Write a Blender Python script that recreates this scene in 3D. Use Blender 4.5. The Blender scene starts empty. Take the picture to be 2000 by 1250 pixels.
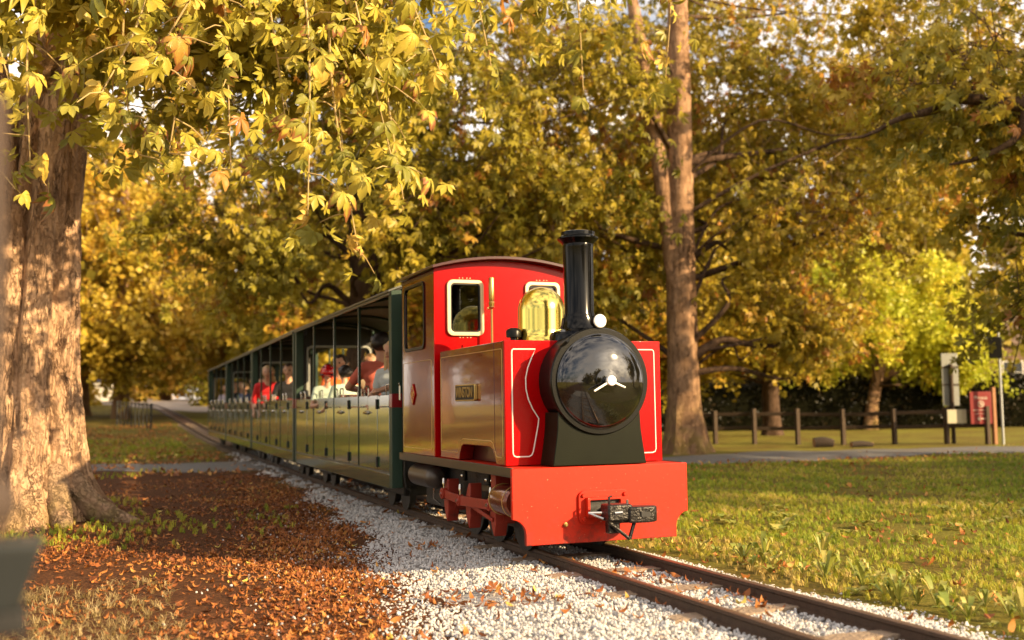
import bpy, bmesh, math, random
import numpy as np
from mathutils import Vector, Matrix, noise as mnoise

R = math.radians
sc = bpy.context.scene
COL = sc.collection
rng = np.random.default_rng(7)
random.seed(7)

# ------------------------------------------------------------------ camera
cam_d = bpy.data.cameras.new('camera')
cam = bpy.data.objects.new('camera', cam_d)
COL.objects.link(cam)
YAW, PITCH, ROLL = 0.3674, 0.0778, 0.01455
cam.matrix_world = (Matrix.Translation((-3.402, -7.064, 1.099)) @ Matrix.Rotation(-YAW, 4, 'Z')
                    @ Matrix.Rotation(math.pi / 2 + PITCH, 4, 'X') @ Matrix.Rotation(-ROLL, 4, 'Z'))
cam_d.sensor_width = 36.0
cam_d.lens = 37.636
cam_d.clip_start = 0.05
cam_d.clip_end = 2000
cam_d.dof.use_dof = True
cam_d.dof.focus_distance = 8.3
cam_d.dof.aperture_fstop = 1.35
sc.camera = cam

# ------------------------------------------------------------------ sky, sun, exposure
SUN_EL = R(22)
SUN_H = Vector((0.632, -0.775, 0)).normalized()          # horizontal direction towards the sun
sun_vec = Vector((SUN_H.x * math.cos(SUN_EL), SUN_H.y * math.cos(SUN_EL), math.sin(SUN_EL)))
world = bpy.data.worlds.new('World')
sc.world = world
world.use_nodes = True
wn, wl = world.node_tree.nodes, world.node_tree.links
wn.clear()
w_out = wn.new('ShaderNodeOutputWorld')
w_bg = wn.new('ShaderNodeBackground')
w_sky = wn.new('ShaderNodeTexSky')
w_sky.sky_type = 'NISHITA'
w_sky.sun_disc = False
w_sky.sun_elevation = SUN_EL
w_sky.sun_rotation = math.atan2(SUN_H.x, SUN_H.y)
w_sky.air_density = 1.0
w_sky.dust_density = 3.0
w_sky.ozone_density = 1.0
# broken white cloud over the whole sky
w_tc = wn.new('ShaderNodeTexCoord')
w_map = wn.new('ShaderNodeMapping')
w_map.inputs['Scale'].default_value = (1.6, 1.6, 3.6)
w_noi = wn.new('ShaderNodeTexNoise')
w_noi.inputs['Scale'].default_value = 2.1
w_noi.inputs['Detail'].default_value = 7
w_noi.inputs['Roughness'].default_value = 0.6
w_rmp = wn.new('ShaderNodeValToRGB')
w_rmp.color_ramp.elements[0].position = 0.40
w_rmp.color_ramp.elements[1].position = 0.62
w_mix = wn.new('ShaderNodeMixRGB')
w_mix.inputs['Color2'].default_value = (13.5, 11.6, 9.8, 1)
wl.new(w_tc.outputs['Generated'], w_map.inputs['Vector'])
wl.new(w_map.outputs['Vector'], w_noi.inputs['Vector'])
wl.new(w_noi.outputs['Fac'], w_rmp.inputs['Fac'])
wl.new(w_rmp.outputs['Color'], w_mix.inputs['Fac'])
wl.new(w_sky.outputs['Color'], w_mix.inputs['Color1'])
wl.new(w_mix.outputs['Color'], w_bg.inputs['Color'])
w_bg.inputs['Strength'].default_value = 0.082
wl.new(w_bg.outputs['Background'], w_out.inputs['Surface'])

sun_d = bpy.data.lights.new('sun', 'SUN')
sun_d.energy = 5.0
sun_d.angle = R(0.6)
sun_d.color = (1.0, 0.73, 0.40)
sun = bpy.data.objects.new('sun', sun_d)
sun.rotation_euler = sun_vec.to_track_quat('Z', 'Y').to_euler()
sun.location = (30, -40, 30)
COL.objects.link(sun)

sc.view_settings.view_transform = 'Standard'
sc.view_settings.look = 'None'
sc.view_settings.exposure = 1.10
sc.view_settings.gamma = 1.0
sc.view_settings.use_curve_mapping = False
cy = sc.cycles
cy.max_bounces = 7
cy.diffuse_bounces = 3
cy.glossy_bounces = 3
cy.transmission_bounces = 4
cy.transparent_max_bounces = 8
cy.caustics_reflective = False
cy.caustics_refractive = False
cy.sample_clamp_indirect = 6.0
cy.use_adaptive_sampling = True
cy.adaptive_threshold = 0.015
cy.use_denoising = True

# ------------------------------------------------------------------ materials
MATS = {}

def new_mat(name):
    m = bpy.data.materials.new(name)
    m.use_nodes = True
    m.node_tree.nodes.clear()
    MATS[name] = m
    return m, m.node_tree.nodes, m.node_tree.links

def pbr(name, base, rough=0.5, metal=0.0, var=0.12, scale=6.0, bump=0.0, bscale=40.0, coat=0.0, spec=0.5,
        dirt=None, dirt_amt=0.0, dirt_scale=3.0, rvar=0.0, emit=None, coat_rough=0.06, coat_ior=1.5):
    """plain painted / natural surface: colour noise, optional dirt colour, bump and clear coat"""
    m, n, l = new_mat(name)
    out = n.new('ShaderNodeOutputMaterial')
    p = n.new('ShaderNodeBsdfPrincipled')
    l.new(p.outputs[0], out.inputs[0])
    tc = n.new('ShaderNodeTexCoord')
    nz = n.new('ShaderNodeTexNoise')
    nz.inputs['Scale'].default_value = scale
    nz.inputs['Detail'].default_value = 5
    l.new(tc.outputs['Object'], nz.inputs['Vector'])
    mx = n.new('ShaderNodeMixRGB')
    mx.inputs['Color1'].default_value = tuple(c * (1 - var) for c in base) + (1,)
    mx.inputs['Color2'].default_value = tuple(min(1, c * (1 + var)) for c in base) + (1,)
    l.new(nz.outputs['Fac'], mx.inputs['Fac'])
    col = mx.outputs[0]
    if dirt is not None:
        nd = n.new('ShaderNodeTexNoise')
        nd.inputs['Scale'].default_value = dirt_scale
        nd.inputs['Detail'].default_value = 8
        nd.inputs['Roughness'].default_value = 0.7
        l.new(tc.outputs['Object'], nd.inputs['Vector'])
        rp = n.new('ShaderNodeValToRGB')
        rp.color_ramp.elements[0].position = max(0.0, 0.72 - dirt_amt)
        rp.color_ramp.elements[1].position = 0.80
        l.new(nd.outputs['Fac'], rp.inputs['Fac'])
        m2 = n.new('ShaderNodeMixRGB')
        m2.inputs['Color2'].default_value = tuple(dirt) + (1,)
        l.new(rp.outputs['Color'], m2.inputs['Fac'])
        l.new(col, m2.inputs['Color1'])
        col = m2.outputs[0]
    l.new(col, p.inputs['Base Color'])
    p.inputs['Roughness'].default_value = rough
    if rvar:
        mr = n.new('ShaderNodeMapRange')
        mr.inputs['To Min'].default_value = max(0.02, rough - rvar)
        mr.inputs['To Max'].default_value = rough + rvar
        l.new(nz.outputs['Fac'], mr.inputs['Value'])
        l.new(mr.outputs[0], p.inputs['Roughness'])
    p.inputs['Metallic'].default_value = metal
    p.inputs['Specular IOR Level'].default_value = spec
    p.inputs['Coat Weight'].default_value = coat
    p.inputs['Coat Roughness'].default_value = coat_rough
    p.inputs['Coat IOR'].default_value = coat_ior
    if bump:
        nb = n.new('ShaderNodeTexNoise')
        nb.inputs['Scale'].default_value = bscale
        nb.inputs['Detail'].default_value = 4
        l.new(tc.outputs['Object'], nb.inputs['Vector'])
        bp = n.new('ShaderNodeBump')
        bp.inputs['Strength'].default_value = bump
        bp.inputs['Distance'].default_value = 0.02
        l.new(nb.outputs['Fac'], bp.inputs['Height'])
        l.new(bp.outputs[0], p.inputs['Normal'])
        if coat:
            l.new(bp.outputs[0], p.inputs['Coat Normal'])
    if emit:
        p.inputs['Emission Color'].default_value = tuple(emit[:3]) + (1,)
        p.inputs['Emission Strength'].default_value = emit[3]
    return m

def leaf_mat(name, stops, trans=0.35, rough=0.42, tip=None, obj_random=False, bump=False):
    """leaf: colour picked per leaf along a ramp, brown tips on some, light passing through"""
    m, n, l = new_mat(name)
    out = n.new('ShaderNodeOutputMaterial')
    if obj_random:
        src = n.new('ShaderNodeObjectInfo')
        val = src.outputs['Random']
    else:
        src = n.new('ShaderNodeAttribute')
        src.attribute_name = 'rnd'
        val = src.outputs['Fac']
    rp = n.new('ShaderNodeValToRGB')
    el = rp.color_ramp.elements
    while len(el) < len(stops):
        el.new(0.5)
    for e, (pos, c) in zip(el, stops):
        e.position = pos
        e.color = tuple(c) + (1,)
    l.new(val, rp.inputs['Fac'])
    col = rp.outputs['Color']
    if tip is not None:
        at = n.new('ShaderNodeAttribute')
        at.attribute_name = 'tip'
        nz = n.new('ShaderNodeTexNoise')
        nz.inputs['Scale'].default_value = 9.0
        tc = n.new('ShaderNodeTexCoord')
        geo = n.new('ShaderNodeNewGeometry')
        l.new(geo.outputs['Position'], nz.inputs['Vector'])
        ad = n.new('ShaderNodeMath'); ad.operation = 'MULTIPLY_ADD'
        ad.inputs[1].default_value = 0.75
        l.new(nz.outputs['Fac'], ad.inputs[0]); l.new(at.outputs['Fac'], ad.inputs[2])
        r2 = n.new('ShaderNodeValToRGB')
        r2.color_ramp.elements[0].position = 0.60
        r2.color_ramp.elements[1].position = 0.78
        fr_ = n.new('ShaderNodeMath'); fr_.operation = 'MULTIPLY'; fr_.inputs[1].default_value = 17.31; l.new(val, fr_.inputs[0])
        f2 = n.new('ShaderNodeMath'); f2.operation = 'FRACT'; l.new(fr_.outputs[0], f2.inputs[0])
        f3 = n.new('ShaderNodeMath'); f3.operation = 'MULTIPLY_ADD'; f3.inputs[1].default_value = 0.9; f3.inputs[2].default_value = -1.12; l.new(f2.outputs[0], f3.inputs[0])
        mr = n.new('ShaderNodeMath'); mr.operation = 'ADD'
        l.new(ad.outputs[0], mr.inputs[0]); l.new(f3.outputs[0], mr.inputs[1])
        l.new(mr.outputs[0], r2.inputs['Fac'])
        mx = n.new('ShaderNodeMixRGB')
        mx.inputs['Color2'].default_value = tuple(tip) + (1,)
        l.new(r2.outputs['Color'], mx.inputs['Fac']); l.new(col, mx.inputs['Color1'])
        col = mx.outputs[0]
    p = n.new('ShaderNodeBsdfPrincipled')
    p.inputs['Roughness'].default_value = rough
    p.inputs['Specular IOR Level'].default_value = 0.35
    if tip is not None:
        # side veins as fine ribs across each leaflet
        sn = n.new('ShaderNodeMath'); sn.operation = 'MULTIPLY'; sn.inputs[1].default_value = 75.0; l.new(at.outputs['Fac'], sn.inputs[0])
        si = n.new('ShaderNodeMath'); si.operation = 'SINE'; l.new(sn.outputs[0], si.inputs[0])
        bpv = n.new('ShaderNodeBump'); bpv.inputs['Strength'].default_value = 0.3; bpv.inputs['Distance'].default_value = 0.006
        l.new(si.outputs[0], bpv.inputs['Height']); l.new(bpv.outputs[0], p.inputs['Normal'])
    l.new(col, p.inputs['Base Color'])
    t = n.new('ShaderNodeBsdfTranslucent')
    l.new(col, t.inputs['Color'])
    ms = n.new('ShaderNodeMixShader')
    ms.inputs[0].default_value = trans
    l.new(p.outputs[0], ms.inputs[1]); l.new(t.outputs[0], ms.inputs[2])
    l.new(ms.outputs[0], out.inputs[0])
    return m

def bark_mat(name, c_dark, c_light, sx=9, sz=1.6, moss=None, bump=1.0):
    m, n, l = new_mat(name)
    out = n.new('ShaderNodeOutputMaterial')
    p = n.new('ShaderNodeBsdfPrincipled')
    p.inputs['Roughness'].default_value = 0.9
    p.inputs['Specular IOR Level'].default_value = 0.2
    l.new(p.outputs[0], out.inputs[0])
    geo = n.new('ShaderNodeNewGeometry')
    mp = n.new('ShaderNodeMapping')
    mp.inputs['Scale'].default_value = (sx, sx, sz)
    l.new(geo.outputs['Position'], mp.inputs['Vector'])
    nz0 = n.new('ShaderNodeTexNoise')
    nz0.inputs['Scale'].default_value = 0.9
    nz0.inputs['Detail'].default_value = 6
    l.new(mp.outputs[0], nz0.inputs['Vector'])
    vm = n.new('ShaderNodeMixRGB')
    vm.blend_type = 'ADD'; vm.inputs[0].default_value = 1.0
    nz0.inputs['Distortion'].default_value = 1.2
    sc_ = n.new('ShaderNodeVectorMath'); sc_.operation = 'SCALE'; sc_.inputs['Scale'].default_value = 3.2
    l.new(nz0.outputs['Color'], sc_.inputs[0])
    l.new(mp.outputs[0], vm.inputs[1]); l.new(sc_.outputs[0], vm.inputs[2])
    vo = n.new('ShaderNodeTexVoronoi')
    vo.feature = 'DISTANCE_TO_EDGE'
    vo.inputs['Scale'].default_value = 1.0
    l.new(vm.outputs[0], vo.inputs['Vector'])
    # cracks come and go: the edge distance is widened by a slow noise
    nq = n.new('ShaderNodeTexNoise'); nq.inputs['Scale'].default_value = 0.55; nq.inputs['Detail'].default_value = 4
    l.new(mp.outputs[0], nq.inputs['Vector'])
    mq = n.new('ShaderNodeMapRange'); mq.inputs['From Min'].default_value = 0.40; mq.inputs['From Max'].default_value = 0.66
    mq.inputs['To Min'].default_value = 0.10; mq.inputs['To Max'].default_value = -0.02
    l.new(nq.outputs['Fac'], mq.inputs['Value'])
    aq = n.new('ShaderNodeMath'); l.new(vo.outputs['Distance'], aq.inputs[0]); l.new(mq.outputs[0], aq.inputs[1])
    rp = n.new('ShaderNodeValToRGB')
    rp.color_ramp.elements[0].position = 0.0
    rp.color_ramp.elements[0].color = tuple(c_dark) + (1,)
    rp.color_ramp.elements[1].position = 0.075
    rp.color_ramp.elements[1].color = tuple(c_light) + (1,)
    l.new(aq.outputs[0], rp.inputs['Fac'])
    nz = n.new('ShaderNodeTexNoise')
    nz.inputs['Scale'].default_value = 3.0
    nz.inputs['Detail'].default_value = 7
    l.new(geo.outputs['Position'], nz.inputs['Vector'])
    mx = n.new('ShaderNodeMixRGB'); mx.blend_type = 'MULTIPLY'; mx.inputs[0].default_value = 0.75
    l.new(rp.outputs['Color'], mx.inputs['Color1'])
    rn = n.new('ShaderNodeValToRGB')
    rn.color_ramp.elements[0].position = 0.3; rn.color_ramp.elements[0].color = (0.42, 0.38, 0.34, 1)
    rn.color_ramp.elements[1].position = 0.65; rn.color_ramp.elements[1].color = (1, 1, 1, 1)
    l.new(nz.outputs['Fac'], rn.inputs['Fac'])
    l.new(rn.outputs['Color'], mx.inputs['Color2'])
    col = mx.outputs[0]
    if moss:
        sp = n.new('ShaderNodeSeparateXYZ')
        l.new(geo.outputs['Position'], sp.inputs[0])
        mr = n.new('ShaderNodeMapRange')
        mr.inputs['From Min'].default_value = moss[3]; mr.inputs['From Max'].default_value = moss[4]
        mr.inputs['To Min'].default_value = 0.62; mr.inputs['To Max'].default_value = 0.0
        l.new(sp.outputs['Z'], mr.inputs['Value'])
        mu = n.new('ShaderNodeMath'); mu.operation = 'MULTIPLY'
        r3 = n.new('ShaderNodeValToRGB')
        r3.color_ramp.elements[0].position = 0.42; r3.color_ramp.elements[1].position = 0.58
        l.new(nz.outputs['Fac'], r3.inputs['Fac'])
        l.new(mr.outputs[0], mu.inputs[0]); l.new(r3.outputs['Color'], mu.inputs[1])
        m3 = n.new('ShaderNodeMixRGB'); m3.inputs['Color2'].default_value = tuple(moss[:3]) + (1,)
        l.new(mu.outputs[0], m3.inputs['Fac']); l.new(col, m3.inputs['Color1'])
        col = m3.outputs[0]
    l.new(col, p.inputs['Base Color'])
    bp = n.new('ShaderNodeBump')
    bp.inputs['Strength'].default_value = bump
    bp.inputs['Distance'].default_value = 0.03
    rb = n.new('ShaderNodeMapRange')
    rb.inputs['From Max'].default_value = 0.16
    l.new(aq.outputs[0], rb.inputs['Value'])
    b2 = n.new('ShaderNodeMath'); b2.operation = 'MULTIPLY_ADD'; b2.inputs[1].default_value = 0.8
    n4 = n.new('ShaderNodeTexNoise'); n4.inputs['Scale'].default_value = 26; n4.inputs['Detail'].default_value = 5
    l.new(geo.outputs['Position'], n4.inputs['Vector'])
    l.new(n4.outputs['Fac'], b2.inputs[0]); l.new(rb.outputs[0], b2.inputs[2])
    l.new(b2.outputs[0], bp.inputs['Height'])
    l.new(bp.outputs[0], p.inputs['Normal'])
    return m

def glass_mat(name, tint=(0.8, 0.85, 0.8), refl=0.06):
    m, n, l = new_mat(name)
    out = n.new('ShaderNodeOutputMaterial')
    tr = n.new('ShaderNodeBsdfTransparent'); tr.inputs[0].default_value = tint + (1,)
    gl = n.new('ShaderNodeBsdfGlossy'); gl.inputs['Roughness'].default_value = 0.02
    fr = n.new('ShaderNodeFresnel'); fr.inputs[0].default_value = 1.5
    ad = n.new('ShaderNodeMath'); ad.inputs[1].default_value = refl
    l.new(fr.outputs[0], ad.inputs[0])
    ms = n.new('ShaderNodeMixShader')
    l.new(ad.outputs[0], ms.inputs[0]); l.new(tr.outputs[0], ms.inputs[1]); l.new(gl.outputs[0], ms.inputs[2])
    l.new(ms.outputs[0], out.inputs[0])
    return m

def ground_mat():
    """dirt and leaf litter to the left of the line, grass to the right and far away"""
    m, n, l = new_mat('ground_soil')
    out = n.new('ShaderNodeOutputMaterial')
    p = n.new('ShaderNodeBsdfPrincipled')
    p.inputs['Roughness'].default_value = 0.95
    p.inputs['Specular IOR Level'].default_value = 0.1
    l.new(p.outputs[0], out.inputs[0])
    geo = n.new('ShaderNodeNewGeometry')
    sp = n.new('ShaderNodeSeparateXYZ'); l.new(geo.outputs['Position'], sp.inputs[0])
    def noise(scale, det=6, rough=0.6):
        q = n.new('ShaderNodeTexNoise'); q.inputs['Scale'].default_value = scale
        q.inputs['Detail'].default_value = det; q.inputs['Roughness'].default_value = rough
        l.new(geo.outputs['Position'], q.inputs['Vector']); return q.outputs['Fac']
    def ramp(v, *st):
        q = n.new('ShaderNodeValToRGB'); e = q.color_ramp.elements
        while len(e) < len(st): e.new(0.5)
        for a, (ps, c) in zip(e, st):
            a.position = ps; a.color = tuple(c) + (1,) if len(c) == 3 else c
        l.new(v, q.inputs['Fac']); return q.outputs['Color']
    def mix(f, a, b):
        q = n.new('ShaderNodeMixRGB'); l.new(f, q.inputs[0]); l.new(a, q.inputs[1]); l.new(b, q.inputs[2]); return q.outputs[0]
    fine = noise(38, 8, 0.75)
    dirt = ramp(fine, (0.25, (0.022, 0.012, 0.007)), (0.48, (0.075, 0.034, 0.017)), (0.62, (0.17, 0.068, 0.026)), (0.8, (0.33, 0.18, 0.09)))
    grass = ramp(fine, (0.25, (0.05, 0.055, 0.010)), (0.5, (0.16, 0.15, 0.024)), (0.75, (0.36, 0.27, 0.06)))
    big = ramp(noise(0.55, 5), (0.42, (0, 0, 0)), (0.60, (1, 1, 1)))
    side = n.new('ShaderNodeMapRange'); side.inputs['From Min'].default_value = -1.2; side.inputs['From Max'].default_value = 1.3
    l.new(sp.outputs['X'], side.inputs['Value'])
    far = n.new('ShaderNodeMapRange'); far.inputs['From Min'].default_value = 17; far.inputs['From Max'].default_value = 22
    far.inputs['To Max'].default_value = 0.8
    l.new(sp.outputs['Y'], far.inputs['Value'])
    mxx = n.new('ShaderNodeMath'); mxx.operation = 'MAXIMUM'; l.new(side.outputs[0], mxx.inputs[0]); l.new(far.outputs[0], mxx.inputs[1])
    lft = n.new('ShaderNodeMapRange'); lft.inputs['From Min'].default_value = -4.5; lft.inputs['From Max'].default_value = -9
    lft.inputs['To Max'].default_value = 0.9
    l.new(sp.outputs['X'], lft.inputs['Value'])
    mx2 = n.new('ShaderNodeMath'); mx2.operation = 'MAXIMUM'; l.new(mxx.outputs[0], mx2.inputs[0]); l.new(lft.outputs[0], mx2.inputs[1])
    pt = n.new('ShaderNodeMath'); pt.operation = 'MULTIPLY_ADD'; pt.inputs[1].default_value = -0.45
    bw = n.new('ShaderNodeRGBToBW'); l.new(big, bw.inputs[0]); l.new(bw.outputs[0], pt.inputs[0]); l.new(mx2.outputs[0], pt.inputs[2])
    straw = ramp(fine, (0.25, (0.20, 0.17, 0.03)), (0.5, (0.42, 0.34, 0.08)), (0.75, (0.60, 0.46, 0.15)))  # straw tone brightened to stand for sunlight on the meadow the paint mirrors
    lf2 = n.new('ShaderNodeMapRange'); lf2.inputs['From Min'].default_value = -5.0; lf2.inputs['From Max'].default_value = -8.0; l.new(sp.outputs['X'], lf2.inputs['Value'])
    sunlit_patches = ramp(noise(.22, 4), (0.40, (0, 0, 0)), (0.56, (1, 1, 1)))  # bright and dull patches put in so the mirrored meadow varies
    field = mix(sunlit_patches, grass, straw)
    l.new(mix(lf2.outputs[0], mix(pt.outputs[0], dirt, grass), field), p.inputs['Base Color'])
    bp = n.new('ShaderNodeBump'); bp.inputs['Strength'].default_value = 0.7; bp.inputs['Distance'].default_value = 0.03
    l.new(fine, bp.inputs['Height']); l.new(bp.outputs[0], p.inputs['Normal'])
    return m

ground_mat()
pbr('asphalt', (0.13, 0.125, 0.12), 0.9, var=0.25, scale=9, bump=0.4, bscale=120, dirt=(0.20, 0.11, 0.05), dirt_amt=0.18, dirt_scale=2.5)
pbr('pale_road', (0.36, 0.30, 0.25), 0.9, var=0.2, scale=2, dirt=(0.3, 0.17, 0.08), dirt_amt=0.15)
def bed_mat():
    m = pbr('ballast_bed', (0.36, 0.345, 0.33), 0.95, var=0.5, scale=60, bump=0.9, bscale=60)
    n, l = m.node_tree.nodes, m.node_tree.links
    p = [q for q in n if q.type == 'BSDF_PRINCIPLED'][0]; src = p.inputs['Base Color'].links[0].from_socket
    geo = n.new('ShaderNodeNewGeometry'); sp = n.new('ShaderNodeSeparateXYZ'); l.new(geo.outputs['Position'], sp.inputs[0])
    mr = n.new('ShaderNodeMapRange'); mr.inputs['From Min'].default_value = 7; mr.inputs['From Max'].default_value = 14; l.new(sp.outputs['Y'], mr.inputs['Value'])
    mx = n.new('ShaderNodeMixRGB'); mx.inputs['Color2'].default_value = (0.15, 0.085, 0.05, 1)     # rusty dirt farther along the line
    l.new(mr.outputs[0], mx.inputs[0]); l.new(src, mx.inputs[1]); l.new(mx.outputs[0], p.inputs['Base Color'])
bed_mat()
pbr('red_paint', (0.37, 0.0006, 0.0016), 0.24, var=0.06, scale=3, spec=0.18, coat=0.08, bump=0.02, bscale=60)
pbr('side_red_shaded', (0.15, 0.007, 0.004), 0.16, var=0.06, scale=2, coat=1.0, bump=0.010, bscale=6, coat_rough=0.035, coat_ior=1.52)  # fronts' red darkened into the colour, as the sides get no sun
pbr('maroon_trim', (0.045, 0.007, 0.006), 0.3, var=0.08, coat=0.3)
pbr('beam_red', (0.50, 0.020, 0.0045), 0.48, var=0.08, scale=2, dirt=(0.20, 0.035, 0.018), dirt_amt=0.12, dirt_scale=7, spec=0.25, rvar=.12, bump=0.03, bscale=25)
def beam_scuffs():
    m = MATS['beam_red']; n, l = m.node_tree.nodes, m.node_tree.links
    p = [q for q in n if q.type == 'BSDF_PRINCIPLED'][0]; src = p.inputs['Base Color'].links[0].from_socket
    geo = n.new('ShaderNodeNewGeometry'); sp = n.new('ShaderNodeSeparateXYZ'); l.new(geo.outputs['Position'], sp.inputs[0])
    nz = n.new('ShaderNodeTexNoise'); nz.inputs['Scale'].default_value = 9; nz.inputs['Detail'].default_value = 9; nz.inputs['Roughness'].default_value = .75; l.new(geo.outputs['Position'], nz.inputs['Vector'])
    mr = n.new('ShaderNodeMapRange'); mr.inputs['From Min'].default_value = .10; mr.inputs['From Max'].default_value = .36; mr.inputs['To Min'].default_value = .16; mr.inputs['To Max'].default_value = 0; l.new(sp.outputs['Z'], mr.inputs['Value'])
    ad = n.new('ShaderNodeMath'); l.new(nz.outputs['Fac'], ad.inputs[0]); l.new(mr.outputs[0], ad.inputs[1])
    rp = n.new('ShaderNodeValToRGB'); rp.color_ramp.elements[0].position = .57; rp.color_ramp.elements[1].position = .82; l.new(ad.outputs[0], rp.inputs['Fac'])
    mx = n.new('ShaderNodeMixRGB'); mx.inputs['Color2'].default_value = (.07, .022, .016, 1)               # oil and brake dust thrown up low on the beam
    l.new(rp.outputs['Color'], mx.inputs[0]); l.new(src, mx.inputs[1])
    vz = n.new('ShaderNodeTexNoise'); vz.inputs['Scale'].default_value = 55; vz.inputs['Detail'].default_value = 3; l.new(geo.outputs['Position'], vz.inputs['Vector'])
    r2 = n.new('ShaderNodeValToRGB'); r2.color_ramp.elements[0].position = .70; r2.color_ramp.elements[1].position = .72; l.new(vz.outputs['Fac'], r2.inputs['Fac'])
    m2 = n.new('ShaderNodeMixRGB'); m2.inputs['Color2'].default_value = (.42, .22, .14, 1)                  # stone chips
    l.new(r2.outputs['Color'], m2.inputs[0]); l.new(mx.outputs[0], m2.inputs[1]); l.new(m2.outputs[0], p.inputs['Base Color'])
beam_scuffs()
pbr('gear_red', (0.30, 0.030, 0.014), 0.45, var=0.15, dirt=(0.05, 0.03, 0.02), dirt_amt=0.15, dirt_scale=8)
pbr('black_gloss', (0.004, 0.004, 0.004), 0.06, var=0.1, coat=1.0, coat_rough=0.015, coat_ior=1.5)
pbr('chimney_black', (0.003, 0.003, 0.003), 0.14, var=0.1, spec=0.22)
pbr('black_satin', (0.005, 0.005, 0.004), 0.30, var=0.2, spec=0.2, bump=0.05, bscale=90)
pbr('saddle_black', (0.006, 0.0075, 0.003), 0.36, var=0.3, spec=0.14, bump=0.06, bscale=120, dirt=(0.12, 0.11, 0.08), dirt_amt=0.0, dirt_scale=30)
pbr('black_iron', (0.016, 0.015, 0.013), 0.55, var=0.4, scale=14, bump=0.25, bscale=40)
pbr('greasy_iron', (0.024, 0.022, 0.020), 0.32, metal=0.5, var=0.5, scale=25, bump=0.5, bscale=45)
pbr('valance', (0.030, 0.026, 0.015), 0.45, var=0.2, coat=0.3)
pbr('brass', (0.90, 0.70, 0.16), 0.17, metal=1.0, var=0.04, bump=0.02, bscale=6)
pbr('brass_dull', (0.55, 0.40, 0.14), 0.3, metal=1.0, var=0.15)
pbr('frame_cream', (0.62, 0.50, 0.30), 0.4, metal=0.55, var=0.06)
pbr('line_white', (0.80, 0.76, 0.68), 0.4, var=0.02)
pbr('line_gold', (0.62, 0.42, 0.12), 0.4, var=0.05)
pbr('white_enamel', (0.85, 0.84, 0.80), 0.3, var=0.03, coat=0.5)
pbr('steel_bright', (0.65, 0.63, 0.58), 0.22, metal=1.0, var=0.1)
pbr('copper_wrap', (0.20, 0.06, 0.035), 0.22, metal=0.6, var=0.12, coat=0.5)
pbr('air_tank', (0.10, 0.085, 0.07), 0.35, metal=0.5, var=0.3)
pbr('car_green', (0.045, 0.105, 0.052), 0.13, var=0.08, scale=3, coat=1.0, coat_rough=0.07, bump=0.012, bscale=5, coat_ior=2.7)
pbr('car_post', (0.012, 0.030, 0.017), 0.28, var=0.1, coat=0.5)
pbr('car_pillar', (0.030, 0.058, 0.040), 0.4, var=0.1, spec=0.3)
pbr('car_roof', (0.10, 0.105, 0.09), 0.35, var=0.2, coat=0.2)
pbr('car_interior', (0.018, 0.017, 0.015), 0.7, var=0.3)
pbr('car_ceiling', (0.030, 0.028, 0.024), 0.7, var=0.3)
pbr('bench_wood', (0.09, 0.020, 0.012), 0.45, var=0.2)
pbr('band_red', (0.22, 0.006, 0.008), 0.35, var=0.06, coat=0.4)
pbr('rail_side', (0.060, 0.034, 0.020), 0.7, var=0.4, scale=18, bump=0.3, bscale=60)
pbr('rail_head', (0.20, 0.115, 0.065), 0.38, metal=0.6, var=0.3, scale=12)
pbr('sleeper_wood', (0.30, 0.22, 0.15), 0.9, var=0.5, scale=9, bump=0.8, bscale=35, dirt=(0.06, 0.035, 0.02), dirt_amt=0.25, dirt_scale=9)
pbr('fence_wood', (0.060, 0.038, 0.022), 0.85, var=0.35, scale=8, bump=0.4)
pbr('post_wood', (0.30, 0.14, 0.06), 0.8, var=0.3, scale=8, bump=0.4)
pbr('sign_grey', (0.28, 0.29, 0.26), 0.6, var=0.06)
pbr('sign_red', (0.24, 0.022, 0.020), 0.5, var=0.06)
pbr('sign_print', (0.72, 0.64, 0.52), 0.6, var=0.02)
pbr('notice_cream', (0.52, 0.48, 0.34), 0.7, var=0.15, scale=8)
pbr('galvanised', (0.45, 0.47, 0.46), 0.45, metal=0.5, var=0.1)
pbr('iron_paint', (0.012, 0.013, 0.012), 0.5, var=0.3)
pbr('cottage_stone', (0.17, 0.105, 0.065), 0.9, var=0.35, scale=5, bump=0.6, bscale=9)
pbr('cottage_pale', (0.62, 0.52, 0.40), 0.8, var=0.1)
pbr('roof_slate', (0.15, 0.10, 0.07), 0.8, var=0.3, scale=4)
pbr('window_dark', (0.02, 0.022, 0.02), 0.1, var=0.2)
pbr('booth_white', (0.75, 0.73, 0.68), 0.6, var=0.05)
pbr('booth_blue', (0.05, 0.10, 0.28), 0.5, var=0.1)
pbr('fg_wood', (0.06, 0.04, 0.03), 0.85, var=0.2)
pbr('fg_grey', (0.022, 0.027, 0.029), 0.55, var=0.08, coat=0.2)
pbr('fg_black', (0.012, 0.012, 0.012), 0.6)
pbr('log_bark', (0.032, 0.02, 0.013), 0.9, var=0.4, scale=12, bump=0.6)
pbr('log_cut', (0.42, 0.24, 0.14), 0.8, var=0.2)
pbr('twig', (0.20, 0.13, 0.06), 0.8, var=0.3)
pbr('twig_pale', (0.42, 0.30, 0.12), 0.7, var=0.3)
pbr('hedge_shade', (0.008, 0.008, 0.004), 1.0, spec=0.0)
glass_mat('glass', (0.72, 0.76, 0.70), 0.05)
glass_mat('glass_side', (0.25, 0.30, 0.25), 0.30)
bark_mat('bark_chestnut', (0.17, 0.092, 0.052), (0.60, 0.385, 0.235), 15, 3.6, moss=(0.13, 0.10, 0.015, -0.15, 0.40))
bark_mat('bark_brown', (0.12, 0.066, 0.036), (0.47, 0.285, 0.165), 20, 3.0, moss=(0.22, 0.17, 0.02, 0.0, 1.4))
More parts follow.
